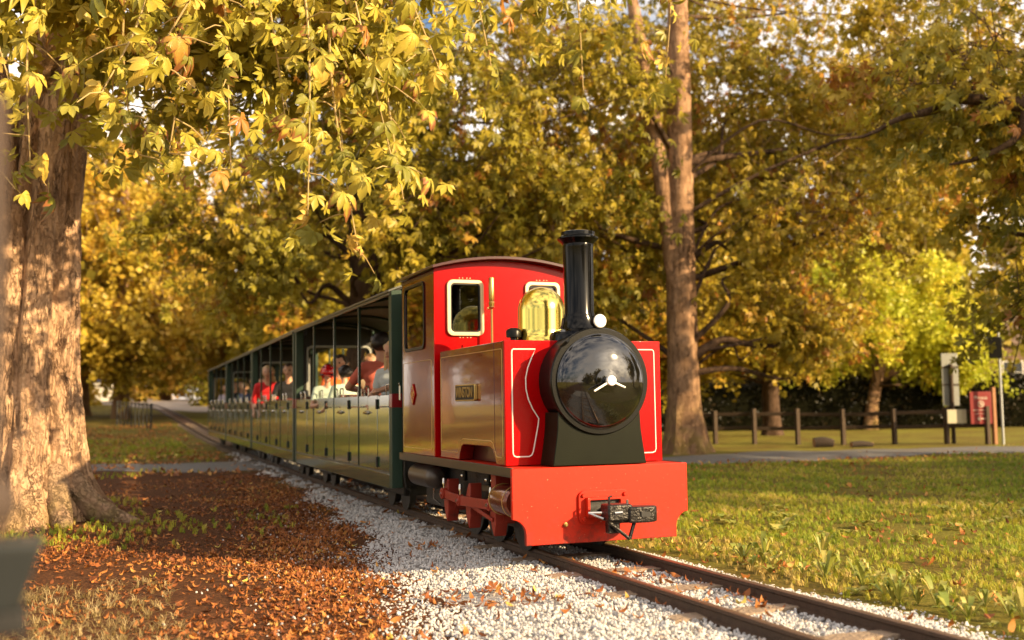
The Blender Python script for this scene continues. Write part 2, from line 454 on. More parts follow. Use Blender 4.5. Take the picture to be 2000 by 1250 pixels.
bark_mat('bark_dark', (0.035, 0.022, 0.014), (0.13, 0.080, 0.050), 9, 1.5)
bark_mat('bark_root', (0.14, 0.09, 0.05), (0.42, 0.28, 0.18), 9, 9, moss=(0.12, 0.10, 0.02, 0.05, 0.5))

GOLD = [(0.0, (0.23, 0.205, 0.022)), (0.35, (0.40, 0.32, 0.034)), (0.7, (0.56, 0.42, 0.048)), (0.92, (0.58, 0.36, 0.050)), (1.0, (0.44, 0.19, 0.04))]
leaf_mat('leaf_near', [(0.0, (0.20, 0.20, 0.03)), (0.35, (0.42, 0.37, 0.052)), (0.75, (0.64, 0.51, 0.09)), (0.94, (0.64, 0.44, 0.09)), (1.0, (0.42, 0.18, 0.04))],
         0.30, 0.38, tip=(0.30, 0.12, 0.04), obj_random=True)
leaf_mat('leaf_near_mass', [(0.0, (0.22, 0.21, 0.026)), (0.4, (0.40, 0.345, 0.042)), (0.88, (0.57, 0.45, 0.065)), (1.0, (0.42, 0.19, 0.04))], 0.32, 0.4)
leaf_mat('leaf_gold', GOLD, 0.42)
leaf_mat('leaf_olive', [(0.0, (0.18, 0.17, 0.018)), (0.4, (0.34, 0.285, 0.030)), (0.8, (0.53, 0.405, 0.045)), (0.96, (0.52, 0.32, 0.045)), (1.0, (0.38, 0.16, 0.035))], 0.42)
leaf_mat('leaf_lemon', [(0.0, (0.42, 0.46, 0.035)), (0.5, (0.62, 0.60, 0.055)), (1.0, (0.72, 0.60, 0.07))], 0.36)
leaf_mat('leaf_amber', [(0.0, (0.40, 0.31, 0.036)), (0.5, (0.60, 0.43, 0.055)), (1.0, (0.66, 0.38, 0.06))], 0.36)
leaf_mat('leaf_hedge_shaded', [(0.0, (0.008, 0.009, 0.004)), (0.7, (0.020, 0.018, 0.008)), (1.0, (0.06, 0.040, 0.018))], 0.2)  # dark evergreen leaf, darkened further in its colour to stand for shade
leaf_mat('fallen_leaf', [(0.0, (0.13, 0.040, 0.012)), (0.35, (0.30, 0.095, 0.024)), (0.7, (0.50, 0.20, 0.045)), (0.93, (0.60, 0.34, 0.09)), (1.0, (0.62, 0.50, 0.10))], 0.12, 0.6)
leaf_mat('grass_blade', [(0.0, (0.16, 0.24, 0.018)), (0.45, (0.32, 0.37, 0.030)), (0.8, (0.52, 0.46, 0.055)), (1.0, (0.60, 0.45, 0.14))], 0.3, 0.5)
leaf_mat('weed_leaf', [(0.0, (0.17, 0.22, 0.035)), (0.5, (0.33, 0.33, 0.06)), (1.0, (0.52, 0.43, 0.12))], 0.25, 0.42)
leaf_mat('dry_grass', [(0.0, (0.20, 0.15, 0.05)), (0.6, (0.38, 0.27, 0.11)), (1.0, (0.55, 0.43, 0.22))], 0.2, 0.6)

def stone_mat():
    m, n, l = new_mat('gravel_stone')
    out = n.new('ShaderNodeOutputMaterial')
    p = n.new('ShaderNodeBsdfPrincipled'); p.inputs['Roughness'].default_value = 0.8
    l.new(p.outputs[0], out.inputs[0])
    oi = n.new('ShaderNodeObjectInfo')
    rp = n.new('ShaderNodeValToRGB')
    e = rp.color_ramp.elements
    for _ in range(3): e.new(0.5)
    for a, (ps, c) in zip(e, [(0.0, (0.22, 0.20, 0.18)), (0.08, (0.42, 0.405, 0.39)), (0.5, (0.52, 0.51, 0.50)), (0.9, (0.60, 0.585, 0.57)), (1.0, (0.44, 0.33, 0.25))]):
        a.position = ps; a.color = c + (1,)
    l.new(oi.outputs['Random'], rp.inputs['Fac'])
    l.new(rp.outputs['Color'], p.inputs['Base Color'])
    return m
stone_mat()

# ------------------------------------------------------------------ mesh helpers
class MB:
    """collects boxes, prisms, tubes and lathes into one mesh"""
    def __init__(self):
        self.v, self.f, self.m = [], [], []
        self.cur = 0
    def add(self, vs, fs):
        o = len(self.v)
        self.v += [tuple(a) for a in vs]
        for q in fs:
            self.f.append(tuple(i + o for i in q)); self.m.append(self.cur)
        return self
    def box(self, a, b):
        (x0, y0, z0), (x1, y1, z1) = a, b
        x0, x1 = min(x0, x1), max(x0, x1); y0, y1 = min(y0, y1), max(y0, y1); z0, z1 = min(z0, z1), max(z0, z1)
        return self.add([(x0, y0, z0), (x1, y0, z0), (x1, y1, z0), (x0, y1, z0), (x0, y0, z1), (x1, y0, z1), (x1, y1, z1), (x0, y1, z1)],
                        [(0, 3, 2, 1), (4, 5, 6, 7), (0, 1, 5, 4), (1, 2, 6, 5), (2, 3, 7, 6), (3, 0, 4, 7)])
    def prism(self, poly, fn0, fn1):
        """2-D outline; fn0/fn1 map (a,b) to 3-D for the two caps"""
        n = len(poly)
        vs = [fn0(*q) for q in poly] + [fn1(*q) for q in poly]
        fs = [tuple(range(n))[::-1], tuple(range(n, 2 * n))]
        fs += [(i, (i + 1) % n, n + (i + 1) % n, n + i) for i in range(n)]
        return self.add(vs, fs)
    def prism_y(self, poly, y0, y1):
        return self.prism(poly, lambda a, b: (a, y0, b), lambda a, b: (a, y1, b))
    def prism_x(self, poly, x0, x1):
        return self.prism(poly, lambda a, b: (x0, a, b), lambda a, b: (x1, a, b))
    def prism_z(self, poly, z0, z1):
        return self.prism(poly, lambda a, b: (a, b, z0), lambda a, b: (a, b, z1))
    def tube(self, pts, rad, n=8, cap=True, closed=False, squash=1.0):
        pts = [Vector(p) for p in pts]
        k = len(pts)
        if not hasattr(rad, '__len__'): rad = [rad] * k
        vs = []
        up = Vector((0, 0, 1))
        t0 = (pts[1] - pts[0]).normalized()
        if abs(t0.dot(up)) > 0.95: up = Vector((1, 0, 0))
        x = t0.cross(up).normalized()
        for i, p in enumerate(pts):
            if closed: t = (pts[(i + 1) % k] - pts[i - 1]).normalized()
            else: t = (pts[min(i + 1, k - 1)] - pts[max(i - 1, 0)]).normalized()
            x = (x - t * x.dot(t)).normalized()
            y = t.cross(x)
            for j in range(n):
                a = 2 * math.pi * j / n
                vs.append(p + (x * math.cos(a) + y * math.sin(a) * squash) * rad[i])
        fs = []
        for i in range(k if closed else k - 1):
            i2 = (i + 1) % k
            for j in range(n):
                j2 = (j + 1) % n
                fs.append((i * n + j, i * n + j2, i2 * n + j2, i2 * n + j))
        if cap and not closed:
            fs.append(tuple(range(n))[::-1]); fs.append(tuple(range((k - 1) * n, k * n)))
        return self.add(vs, fs)
    def lathe(self, prof, c, axis='z', n=32):
        """profile [(r, h)] turned round an axis through c"""
        vs, fs = [], []
        for (r, h) in prof:
            for j in range(n):
                a = 2 * math.pi * j / n
                u, w = r * math.cos(a), r * math.sin(a)
                if axis == 'z': q = (c[0] + u, c[1] + w, c[2] + h)
                elif axis == 'y': q = (c[0] + u, c[1] + h, c[2] + w)
                else: q = (c[0] + h, c[1] + u, c[2] + w)
                vs.append(q)
        for i in range(len(prof) - 1):
            for j in range(n):
                j2 = (j + 1) % n
                fs.append((i * n + j, i * n + j2, (i + 1) * n + j2, (i + 1) * n + j))
        fs.append(tuple(range(n))[::-1]); fs.append(tuple(range((len(prof) - 1) * n, len(prof) * n)))
        return self.add(vs, fs)
    def ring_y(self, out, inn, y0, y1):
        """frame between two outlines with the same number of points, extruded in y"""
        n = len(out)
        vs = [(a, y0, b) for a, b in out] + [(a, y0, b) for a, b in inn] + [(a, y1, b) for a, b in out] + [(a, y1, b) for a, b in inn]
        fs = []
        for i in range(n):
            j = (i + 1) % n
            fs += [(i, j, n + j, n + i), (2 * n + i, 3 * n + i, 3 * n + j, 2 * n + j), (i, 2 * n + i, 2 * n + j, j), (n + i, n + j, 3 * n + j, 3 * n + i)]
        return self.add(vs, fs)
    def ring_x(self, out, inn, x0, x1):
        n = len(out)
        vs = [(x0, a, b) for a, b in out] + [(x0, a, b) for a, b in inn] + [(x1, a, b) for a, b in out] + [(x1, a, b) for a, b in inn]
        fs = []
        for i in range(n):
            j = (i + 1) % n
            fs += [(i, j, n + j, n + i), (2 * n + i, 3 * n + i, 3 * n + j, 2 * n + j), (i, 2 * n + i, 2 * n + j, j), (n + i, n + j, 3 * n + j, 3 * n + i)]
        return self.add(vs, fs)
    def mesh(self, name):
        me = bpy.data.meshes.new(name)
        me.from_pydata(self.v, [], self.f)
        bm = bmesh.new(); bm.from_mesh(me)
        bmesh.ops.recalc_face_normals(bm, faces=bm.faces)
        bm.to_mesh(me); bm.free()
        return me
    def build(self, name, mat, parent=None, smooth=None, bevel=0.0, segs=2, mats=None):
        me = self.mesh(name)
        if mats:
            for q in mats: me.materials.append(MATS[q])
            me.polygons.foreach_set('material_index', self.m)
        else:
            me.materials.append(MATS[mat])
        if bevel:
            bm = bmesh.new(); bm.from_mesh(me)
            ed = [e for e in bm.edges if len(e.link_faces) == 2 and e.calc_face_angle(0) > R(28)]
            for q in bm.faces: q.smooth = False
            res = bmesh.ops.bevel(bm, geom=ed, offset=bevel, segments=segs, affect='EDGES', profile=0.5, clamp_overlap=True)
            for q in res['faces']: q.smooth = True          # only the rounded edges are smooth, flat faces stay flat
            bm.to_mesh(me); bm.free()
            smooth = 0
        if smooth is None: smooth = 35
        if smooth:
            me.polygons.foreach_set('use_smooth', [True] * len(me.polygons))
            me.set_sharp_from_angle(angle=R(smooth))
        o = bpy.data.objects.new(name, me)
        COL.objects.link(o)
        if parent is not None: adopt(o, parent)
        return o

ROOTINV = {}
def adopt(o, parent):
    """parent keeping the mesh's world coordinates when the parent's frame is registered"""
    o.parent = parent
    if parent.name in ROOTINV: o.matrix_parent_inverse = ROOTINV[parent.name]

def tag(o, label=None, cat=None, group=None, kind=None):
    if label: o['label'] = label
    if cat: o['category'] = cat
    if group: o['group'] = group
    if kind: o['kind'] = kind
    return o

def thing(name, label, cat, loc=(0, 0, 0), rz=0.0, group=None, world_children=True):
    o = bpy.data.objects.new(name, None)
    o.empty_display_size = 0.2
    o.location = loc; o.rotation_euler = (0, 0, rz)
    COL.objects.link(o)
    tag(o, label, cat, group)
    if world_children:
        ROOTINV[o.name] = (Matrix.Translation(loc) @ Matrix.Rotation(rz, 4, 'Z')).inverted()
    return o

def np_mesh(name, V, F, mat, attrs=None, smooth=False):
    """fast mesh from arrays of vertices and equal-sized faces"""
    me = bpy.data.meshes.new(name)
    V = np.asarray(V, np.float32); F = np.asarray(F, np.int32)
    k = F.shape[1]
    me.vertices.add(len(V)); me.vertices.foreach_set('co', V.ravel())
    me.loops.add(F.size); me.loops.foreach_set('vertex_index', F.ravel())
    me.polygons.add(len(F)); me.polygons.foreach_set('loop_start', np.arange(0, F.size, k, dtype=np.int32))
    if smooth: me.polygons.foreach_set('use_smooth', np.ones(len(F), bool))
    me.update(calc_edges=True)
    for nm, a in (attrs or {}).items():
        at = me.attributes.new(nm, 'FLOAT', 'POINT'); at.data.foreach_set('value', np.asarray(a, np.float32))
    if mat: me.materials.append(MATS[mat])
    return me

def np_obj(name, V, F, mat, parent=None, attrs=None, smooth=False, kind=None):
    o = bpy.data.objects.new(name, np_mesh(name, V, F, mat, attrs, smooth))
    COL.objects.link(o)
    if parent is not None: adopt(o, parent)
    if kind: o['kind'] = kind
    return o

def unit(a):
    return a / np.maximum(np.linalg.norm(a, axis=-1, keepdims=True), 1e-9)

def bake(tv, tf, pos, axis, normal, size):
    """copies of a template (x = sideways, y = along axis, z = normal) baked at many places"""
    y = unit(axis); z = unit(normal - (normal * y).sum(1, keepdims=True) * y); x = np.cross(y, z)
    B = np.stack([x, y, z], 1)                                 # N,3,3
    V = np.einsum('vk,nkc->nvc', tv, B) * size[:, None, None] + pos[:, None, :]
    n = len(tv)
    F = (tf[None] + (np.arange(len(pos)) * n)[:, None, None]).reshape(-1, tf.shape[1])
    return V.reshape(-1, 3), F

def rr(a, b, n): return rng.uniform(a, b, n)

def round_rect(x0, x1, z0, z1, r, n=5):
    out = []
    for cx, cz, a0 in ((x1 - r, z1 - r, 0), (x0 + r, z1 - r, 90), (x0 + r, z0 + r, 180), (x1 - r, z0 + r, 270)):
        for i in range(n + 1):
            a = R(a0 + 90 * i / n); out.append((cx + r * math.cos(a), cz + r * math.sin(a)))
    return out

def sstep(a, b, x):
    t = np.clip((np.asarray(x, float) - a) / float(b - a), 0, 1); return t * t * (3 - 2 * t)

# ------------------------------------------------------------------ terrain and track line
RY = np.array([-40, 26, 34, 42, 50, 62, 75, 100, 150, 400.])
RZ = np.array([0, 0, .12, .34, .58, 0.98, 1.42, 2.05, 2.6, 2.9])
def rise(y): return np.interp(y, RY, RZ)
def ground_z(x, y):
    x = np.asarray(x, float); y = np.asarray(y, float)
    k = (1 - sstep(6, 16, x) * (1 - sstep(60, 110, y) * 0.4)) * (1 - .92 * sstep(-6.5, -11, x))
    z = -0.16 + rise(y) * k
    bumps = 0.025 * np.sin(x * 0.9 + 1.3) * np.sin(y * 0.7) + 0.012 * np.sin(x * 2.7 + y * 1.9)
    near = np.exp(-((x - track_x(y)) / 1.2) ** 2)
    return z + bumps * (1 - near) + 0.05 * near
TY = np.array([-40, 7, 10, 15, 21, 27, 35, 50, 62, 72, 80, 88, 96.])
TX = np.array([0, 0, .03, .15, .28, .39, .46, .50, .45, .10, -0.9, -2.6, -5.])
def track_x(y): return np.interp(y, TY, TX)
def rail_z(y): return rise(y)

def ground_sheet():
    xs = np.unique(np.concatenate([np.linspace(-700, -40, 12), np.linspace(-40, -8, 28), np.linspace(-8, 8, 81), np.linspace(8, 40, 40), np.linspace(40, 700, 12)]))
    ys = np.unique(np.concatenate([np.linspace(-500, -20, 10), np.linspace(-20, -6, 15), np.linspace(-6, 24, 121), np.linspace(24, 110, 110), np.linspace(110, 1100, 14)]))
    X, Y = np.meshgrid(xs, ys)
    Z = ground_z(X, Y)
    V = np.stack([X, Y, Z], -1).reshape(-1, 3)
    nx, ny = len(xs), len(ys)
    i = np.arange(nx - 1); j = np.arange(ny - 1)
    I, J = np.meshgrid(i, j); a = (J * nx + I).ravel()
    F = np.stack([a, a + 1, a + nx + 1, a + nx], 1)
    return tag(np_obj('ground', V, F, 'ground_soil', smooth=True), kind='structure')
ground_sheet()

def strip(name, pts, width, mat, dz, kind='structure', segs=60):
    """ribbon following the ground along a poly-line"""
    P = np.array(pts, float); t = np.linspace(0, len(P) - 1, segs * 2)
    # smooth interpolation
    def cr(k):
        i = np.clip(t.astype(int), 0, len(P) - 2); u = t - i
        p0 = P[np.maximum(i - 1, 0), k]; p1 = P[i, k]; p2 = P[i + 1, k]; p3 = P[np.minimum(i + 2, len(P) - 1), k]
        return 0.5 * (2 * p1 + (p2 - p0) * u + (2 * p0 - 5 * p1 + 4 * p2 - p3) * u ** 2 + (3 * p1 - p0 - 3 * p2 + p3) * u ** 3)
    x, y = cr(0), cr(1)
    d = unit(np.stack([np.gradient(x), np.gradient(y)], 1)); nrm = np.stack([-d[:, 1], d[:, 0]], 1)
    wv = np.interp(t, np.arange(len(P)), width) if hasattr(width, '__len__') else np.full(len(t), width)
    rows = []
    acr = np.linspace(-.5, .5, 9)
    for a in acr:
        edge = 0.10 * np.sin(t * 9 + a * 40) * abs(a) * 2
        px = x + nrm[:, 0] * (a * wv + edge * np.sign(a)); py = y + nrm[:, 1] * (a * wv + edge * np.sign(a))
        z = ground_z(px, py) + dz - 0.03 * (abs(a) > 0.49)
        rows.append(np.stack([px, py, z], 1))
    V = np.concatenate(rows); n = len(t)
    F = []
    for r in range(len(acr) - 1):
        i = np.arange(n - 1) + r * n
        F.append(np.stack([i, i + 1, i + 1 + n, i + n], 1))
    o = np_obj(name, V, np.concatenate(F), mat, smooth=True)
    tag(o, kind=kind)
    return o
strip('path', [(-30, 27), (-12, 20.6), (-3.4, 17.7), (2, 14.6), (7, 12.8), (12, 13.2), (17, 12.3), (27, 9.6), (40, 6)], 3.1, 'asphalt', 0.035, segs=80)
strip('road', [(9, 60), (5.2, 70), (3.2, 82), (2.6, 100), (3, 130), (4, 180)], [10, 11, 12, 14, 16, 18], 'pale_road', 0.05)

# ballast shoulder: a low bed under the rails
def left_edge(y): return np.interp(y, [-8, -3, -1.4, 1.2, 4, 9, 20, 40], [-2.1, -1.98, -1.84, -1.5, -1.12, -.74, -.62, -.6]) + 0.07 * np.sin(y * 2.3) + 0.05 * np.sin(y * 5.1)
def right_edge(y): return np.interp(y, [-8, -2.5, 0, 9, 40], [1.15, 1.02, 0.95, .9, .85]) + 0.05 * np.sin(y * 2.9 + 1)
def ballast_z(x, y):
    """height of the ballast surface, x measured from the track centre"""
    le, re_ = left_edge(y), right_edge(y)
    s = np.where(x < 0, np.clip(x / le, 0, 1), np.clip(x / re_, 0, 1))
    top = -0.085 + rise(y)
    return top - 0.075 * sstep(0.45, 1.0, s)
def ballast_bed():
    ys = np.concatenate([np.linspace(-8, 20, 150), np.linspace(20.5, 95, 90)])
    u = np.linspace(0, 1, 25)
    V = []
    for y in ys:
        le, re_ = left_edge(y) - .12, right_edge(y) + .12
        xs = le + (re_ - le) * u
        z = ballast_z(xs, np.full_like(xs, y)) - 0.012
        z[0] -= 0.06; z[-1] -= 0.06
        V.append(np.stack([xs + track_x(y), np.full_like(xs, y), z], 1))
    V = np.concatenate(V); n = len(u)
    a = (np.arange(len(ys) - 1)[:, None] * n + np.arange(n - 1)[None]).ravel()
    tag(np_obj('ballast_bed', V, np.stack([a, a + 1, a + n + 1, a + n], 1), 'ballast_bed', smooth=True), kind='structure')
ballast_bed()

# ------------------------------------------------------------------ railway track
track = thing('railway_track', 'narrow gauge railway track on white gravel in front of and beneath the train', 'track', (0, 0, -0.09))
def build_rail(side):
    g = 0.30 * side
    prof = [(-.042, -.092), (.042, -.092), (.042, -.082), (.010, -.070), (.008, -.032), (.023, -.022), (.023, -.004), (.017, 0), (-.017, 0), (-.023, -.004), (-.023, -.022), (-.008, -.032), (-.010, -.070), (-.042, -.082)]
    ys = np.concatenate([np.linspace(-9, 20, 30), np.linspace(21, 95, 75)])
    V = []
    for y in ys:
        tx, z = float(track_x(y)), float(rail_z(y))
        for a, b in prof: V.append((tx + g + a, y, z + b))
    n = len(prof); mb = MB()
    F, M = [], []
    for i in range(len(ys) - 1):
        for j in range(n):
            F.append((i * n + j, (i + 1) * n + j, (i + 1) * n + (j + 1) % n, i * n + (j + 1) % n)); M.append(1 if 6 <= j <= 8 else 0)
    mb.v, mb.f, mb.m = V, F, M
    mb.build('rail', None, track, smooth=40, mats=['rail_side', 'rail_head'])
for s in (-1, 1): build_rail(s)
def build_sleepers():
    base = MB(); n = 8
    vs, fs = [], []
    for i in range(n + 1):
        x = -0.52 + 1.04 * i / n
        w = 0.075 + random.uniform(-.006, .006)
        for (dy, dz) in ((-w, -.11), (w, -.11), (w, random.uniform(-.006, .006)), (-w, random.uniform(-.006, .006))):
            vs.append((x, dy, dz))
    for i in range(n):
        for j in range(4):
            fs.append((i * 4 + j, i * 4 + (j + 1) % 4, (i + 1) * 4 + (j + 1) % 4, (i + 1) * 4 + j))
    fs += [(3, 2, 1, 0), (n * 4, n * 4 + 1, n * 4 + 2, n * 4 + 3)]
    base.add(vs, fs)
    me = None
    k = 0
    y = -6.65
    while y < 46:
        if me is None:
            o = base.build('sleeper', 'sleeper_wood', track, smooth=30, bevel=0.006, segs=1); me = o.data
        else:
            o = bpy.data.objects.new('sleeper', me); COL.objects.link(o); adopt(o, track)
        o.location = (float(track_x(y)) + random.uniform(-.04, .03), y, -0.066 + float(rise(y)) + random.uniform(-.008, .006))
        o.rotation_euler = (0, 0, random.uniform(-.03, .03))
        y += 0.8; k += 1
build_sleepers()

# ------------------------------------------------------------------ scattering of uncountable stuff (geometry nodes)
def proto_coll(name, meshes):
    c = bpy.data.collections.new(name)
    for i, me in enumerate(meshes):
        o = bpy.data.objects.new(name + '_source', me); c.objects.link(o)
    return c

def scatter(name, pos, rot, scl, coll):
    me = bpy.data.meshes.new(name)
    n = len(pos)
    me.vertices.add(n); me.vertices.foreach_set('co', np.asarray(pos, np.float32).ravel())
    a = me.attributes.new('rot', 'FLOAT_VECTOR', 'POINT'); a.data.foreach_set('vector', np.asarray(rot, np.float32).ravel())
    a = me.attributes.new('scl', 'FLOAT_VECTOR', 'POINT'); a.data.foreach_set('vector', np.asarray(scl, np.float32).ravel())
    o = bpy.data.objects.new(name, me); COL.objects.link(o); o['kind'] = 'stuff'
    g = bpy.data.node_groups.new(name + '_nodes', 'GeometryNodeTree')
    g.interface.new_socket('Geometry', in_out='INPUT', socket_type='NodeSocketGeometry')
    g.interface.new_socket('Geometry', in_out='OUTPUT', socket_type='NodeSocketGeometry')
    N, L = g.nodes, g.links
    gi, go = N.new('NodeGroupInput'), N.new('NodeGroupOutput')
    ci = N.new('GeometryNodeCollectionInfo'); ci.inputs['Collection'].default_value = coll
    ci.inputs['Separate Children'].default_value = True; ci.inputs['Reset Children'].default_value = True
    ip = N.new('GeometryNodeInstanceOnPoints'); ip.inputs['Pick Instance'].default_value = True
    ar = N.new('GeometryNodeInputNamedAttribute'); ar.data_type = 'FLOAT_VECTOR'; ar.inputs['Name'].default_value = 'rot'
    as_ = N.new('GeometryNodeInputNamedAttribute'); as_.data_type = 'FLOAT_VECTOR'; as_.inputs['Name'].default_value = 'scl'
    rv = N.new('FunctionNodeRandomValue'); rv.data_type = 'INT'
    rv.inputs[4].default_value = 0; rv.inputs[5].default_value = len(coll.objects) - 1
    L.new(gi.outputs[0], ip.inputs['Points']); L.new(ci.outputs[0], ip.inputs['Instance'])
    L.new(ar.outputs[0], ip.inputs['Rotation']); L.new(as_.outputs[0], ip.inputs['Scale'])
    L.new(rv.outputs[2], ip.inputs['Instance Index'])
    L.new(ip.outputs[0], go.inputs[0])
    md = o.modifiers.new('scatter', 'NODES'); md.node_group = g
    return o

def stone_meshes(k=7):
    out = []
    for i in range(k):
        bm = bmesh.new(); bmesh.ops.create_icosphere(bm, subdivisions=1, radius=1)
        sx, sy, sz = random.uniform(.8, 1.25), random.uniform(.7, 1.0), random.uniform(.55, .85)
        for v in bm.verts:
            q = v.co.copy()
            m = 0.80 + 0.45 * mnoise.noise(q * 1.1 + Vector((i * 7, 3, 1)))
            v.co = Vector((q.x * sx, q.y * sy, q.z * sz)) * m
        # a few cut faces make the stone angular
        for _ in range(5):
            d = Vector((random.gauss(0, 1), random.gauss(0, 1), random.gauss(0, 1))).normalized()
            for v in bm.verts:
                h = v.co.dot(d) - random.uniform(.60, .64)
                if h > 0: v.co -= d * h
        me = bpy.data.meshes.new('stone'); bm.to_mesh(me); bm.free(); me.materials.append(MATS['gravel_stone']); out.append(me)
    return out

def leaf_depth_ok(x, y): return True

def gravel():
    P = []
    # spacing grows with distance
    for (y0, y1, sp) in ((-4.6, 2.2, .0215), (2.2, 6, .028), (6, 12, .044), (12, 22, .085)):
        ym = (y0 + y1) / 2
        n = int((y1 - y0) * 3.0 / sp ** 2)
        y = rr(y0, y1, n); x = rr(-2.2, 1.25, n)
        le, re_ = left_edge(y), right_edge(y)
        fall = np.where(x < 0, (x - le), (re_ - x))
        keep = fall > rng.normal(0, .07, n)
        # sleepers, rails and the litter tongues on the left shoulder stay clear
        sl = np.abs(((y + 6.65 + .4) % .8) - .4) < .07
        keep &= ~(sl & (x > -.50) & (x < .50) & (rng.random(n) < .86))
        keep &= ~((np.abs(np.abs(x) - .30) < .045))
        nz = np.sin(x * 3.1 + y * 1.7) + np.sin(x * 1.3 - y * 2.9 + 1) + .6 * np.sin(x * 6.3 + y * 4.7)
        keep &= ~((x < -0.75) & (nz > 1.45 + 0.9 * (x + .75) * -0.3) & (rng.random(n) < .8))
        keep &= ~((y > 12.2) & (y < 17.5) & (np.abs(x) < 3) & (y > 99))
        x, y = x[keep], y[keep]
        z = ballast_z(x, y) + rr(-.004, .012, len(x))
        # heaps between the rails sit a little lower
        z -= np.where(np.abs(x) < .28, .004, 0)
        s = sp * rr(.42, .74, len(x)) * 1.05
        big = rng.random(len(x)) < .06
        s = np.where(big, s * 1.45, s)
        P.append(np.c_[x + track_x(y), y, z, s])
    P = np.concatenate(P)
    # scattered strays on the dirt to the left
    n = 900
    y = rr(-4.5, 6, n); x = left_edge(y) - np.abs(rng.normal(0, .45, n))
    P2 = np.c_[x, y, ground_z(x, y) + .004, rr(.008, .016, n)]
    P = np.concatenate([P, P2])
    rot = rr(0, 6.28, (len(P), 3))
    scl = P[:, 3:4] * rr(.8, 1.2, (len(P), 3))
    o = scatter('gravel', P[:, :3], rot, scl, proto_coll('gravel_stones', stone_meshes()))
    tag(o, 'white and grey crushed stone gravel around the rails', 'gravel', kind='stuff')
    print('stones', len(P))
gravel()

# ------------------------------------------------------------------ locomotive
loco = thing('steam_locomotive', 'bright red steam outline locomotive with black smokebox and brass dome heading the train', 'locomotive', (0, 1.5, 0))
def P_(mb, name, mat, parent=None, **k): return mb.build(name, mat, loco if parent is None else parent, **k)
def sub(o, parent):
    """give a part built in world coordinates to another part"""
    o.parent = parent
    o.matrix_parent_inverse = Matrix.Identity(4)
    return o
def SP(mb, name, mat, parent, **k): return sub(mb.build(name, mat, None, **k), parent)

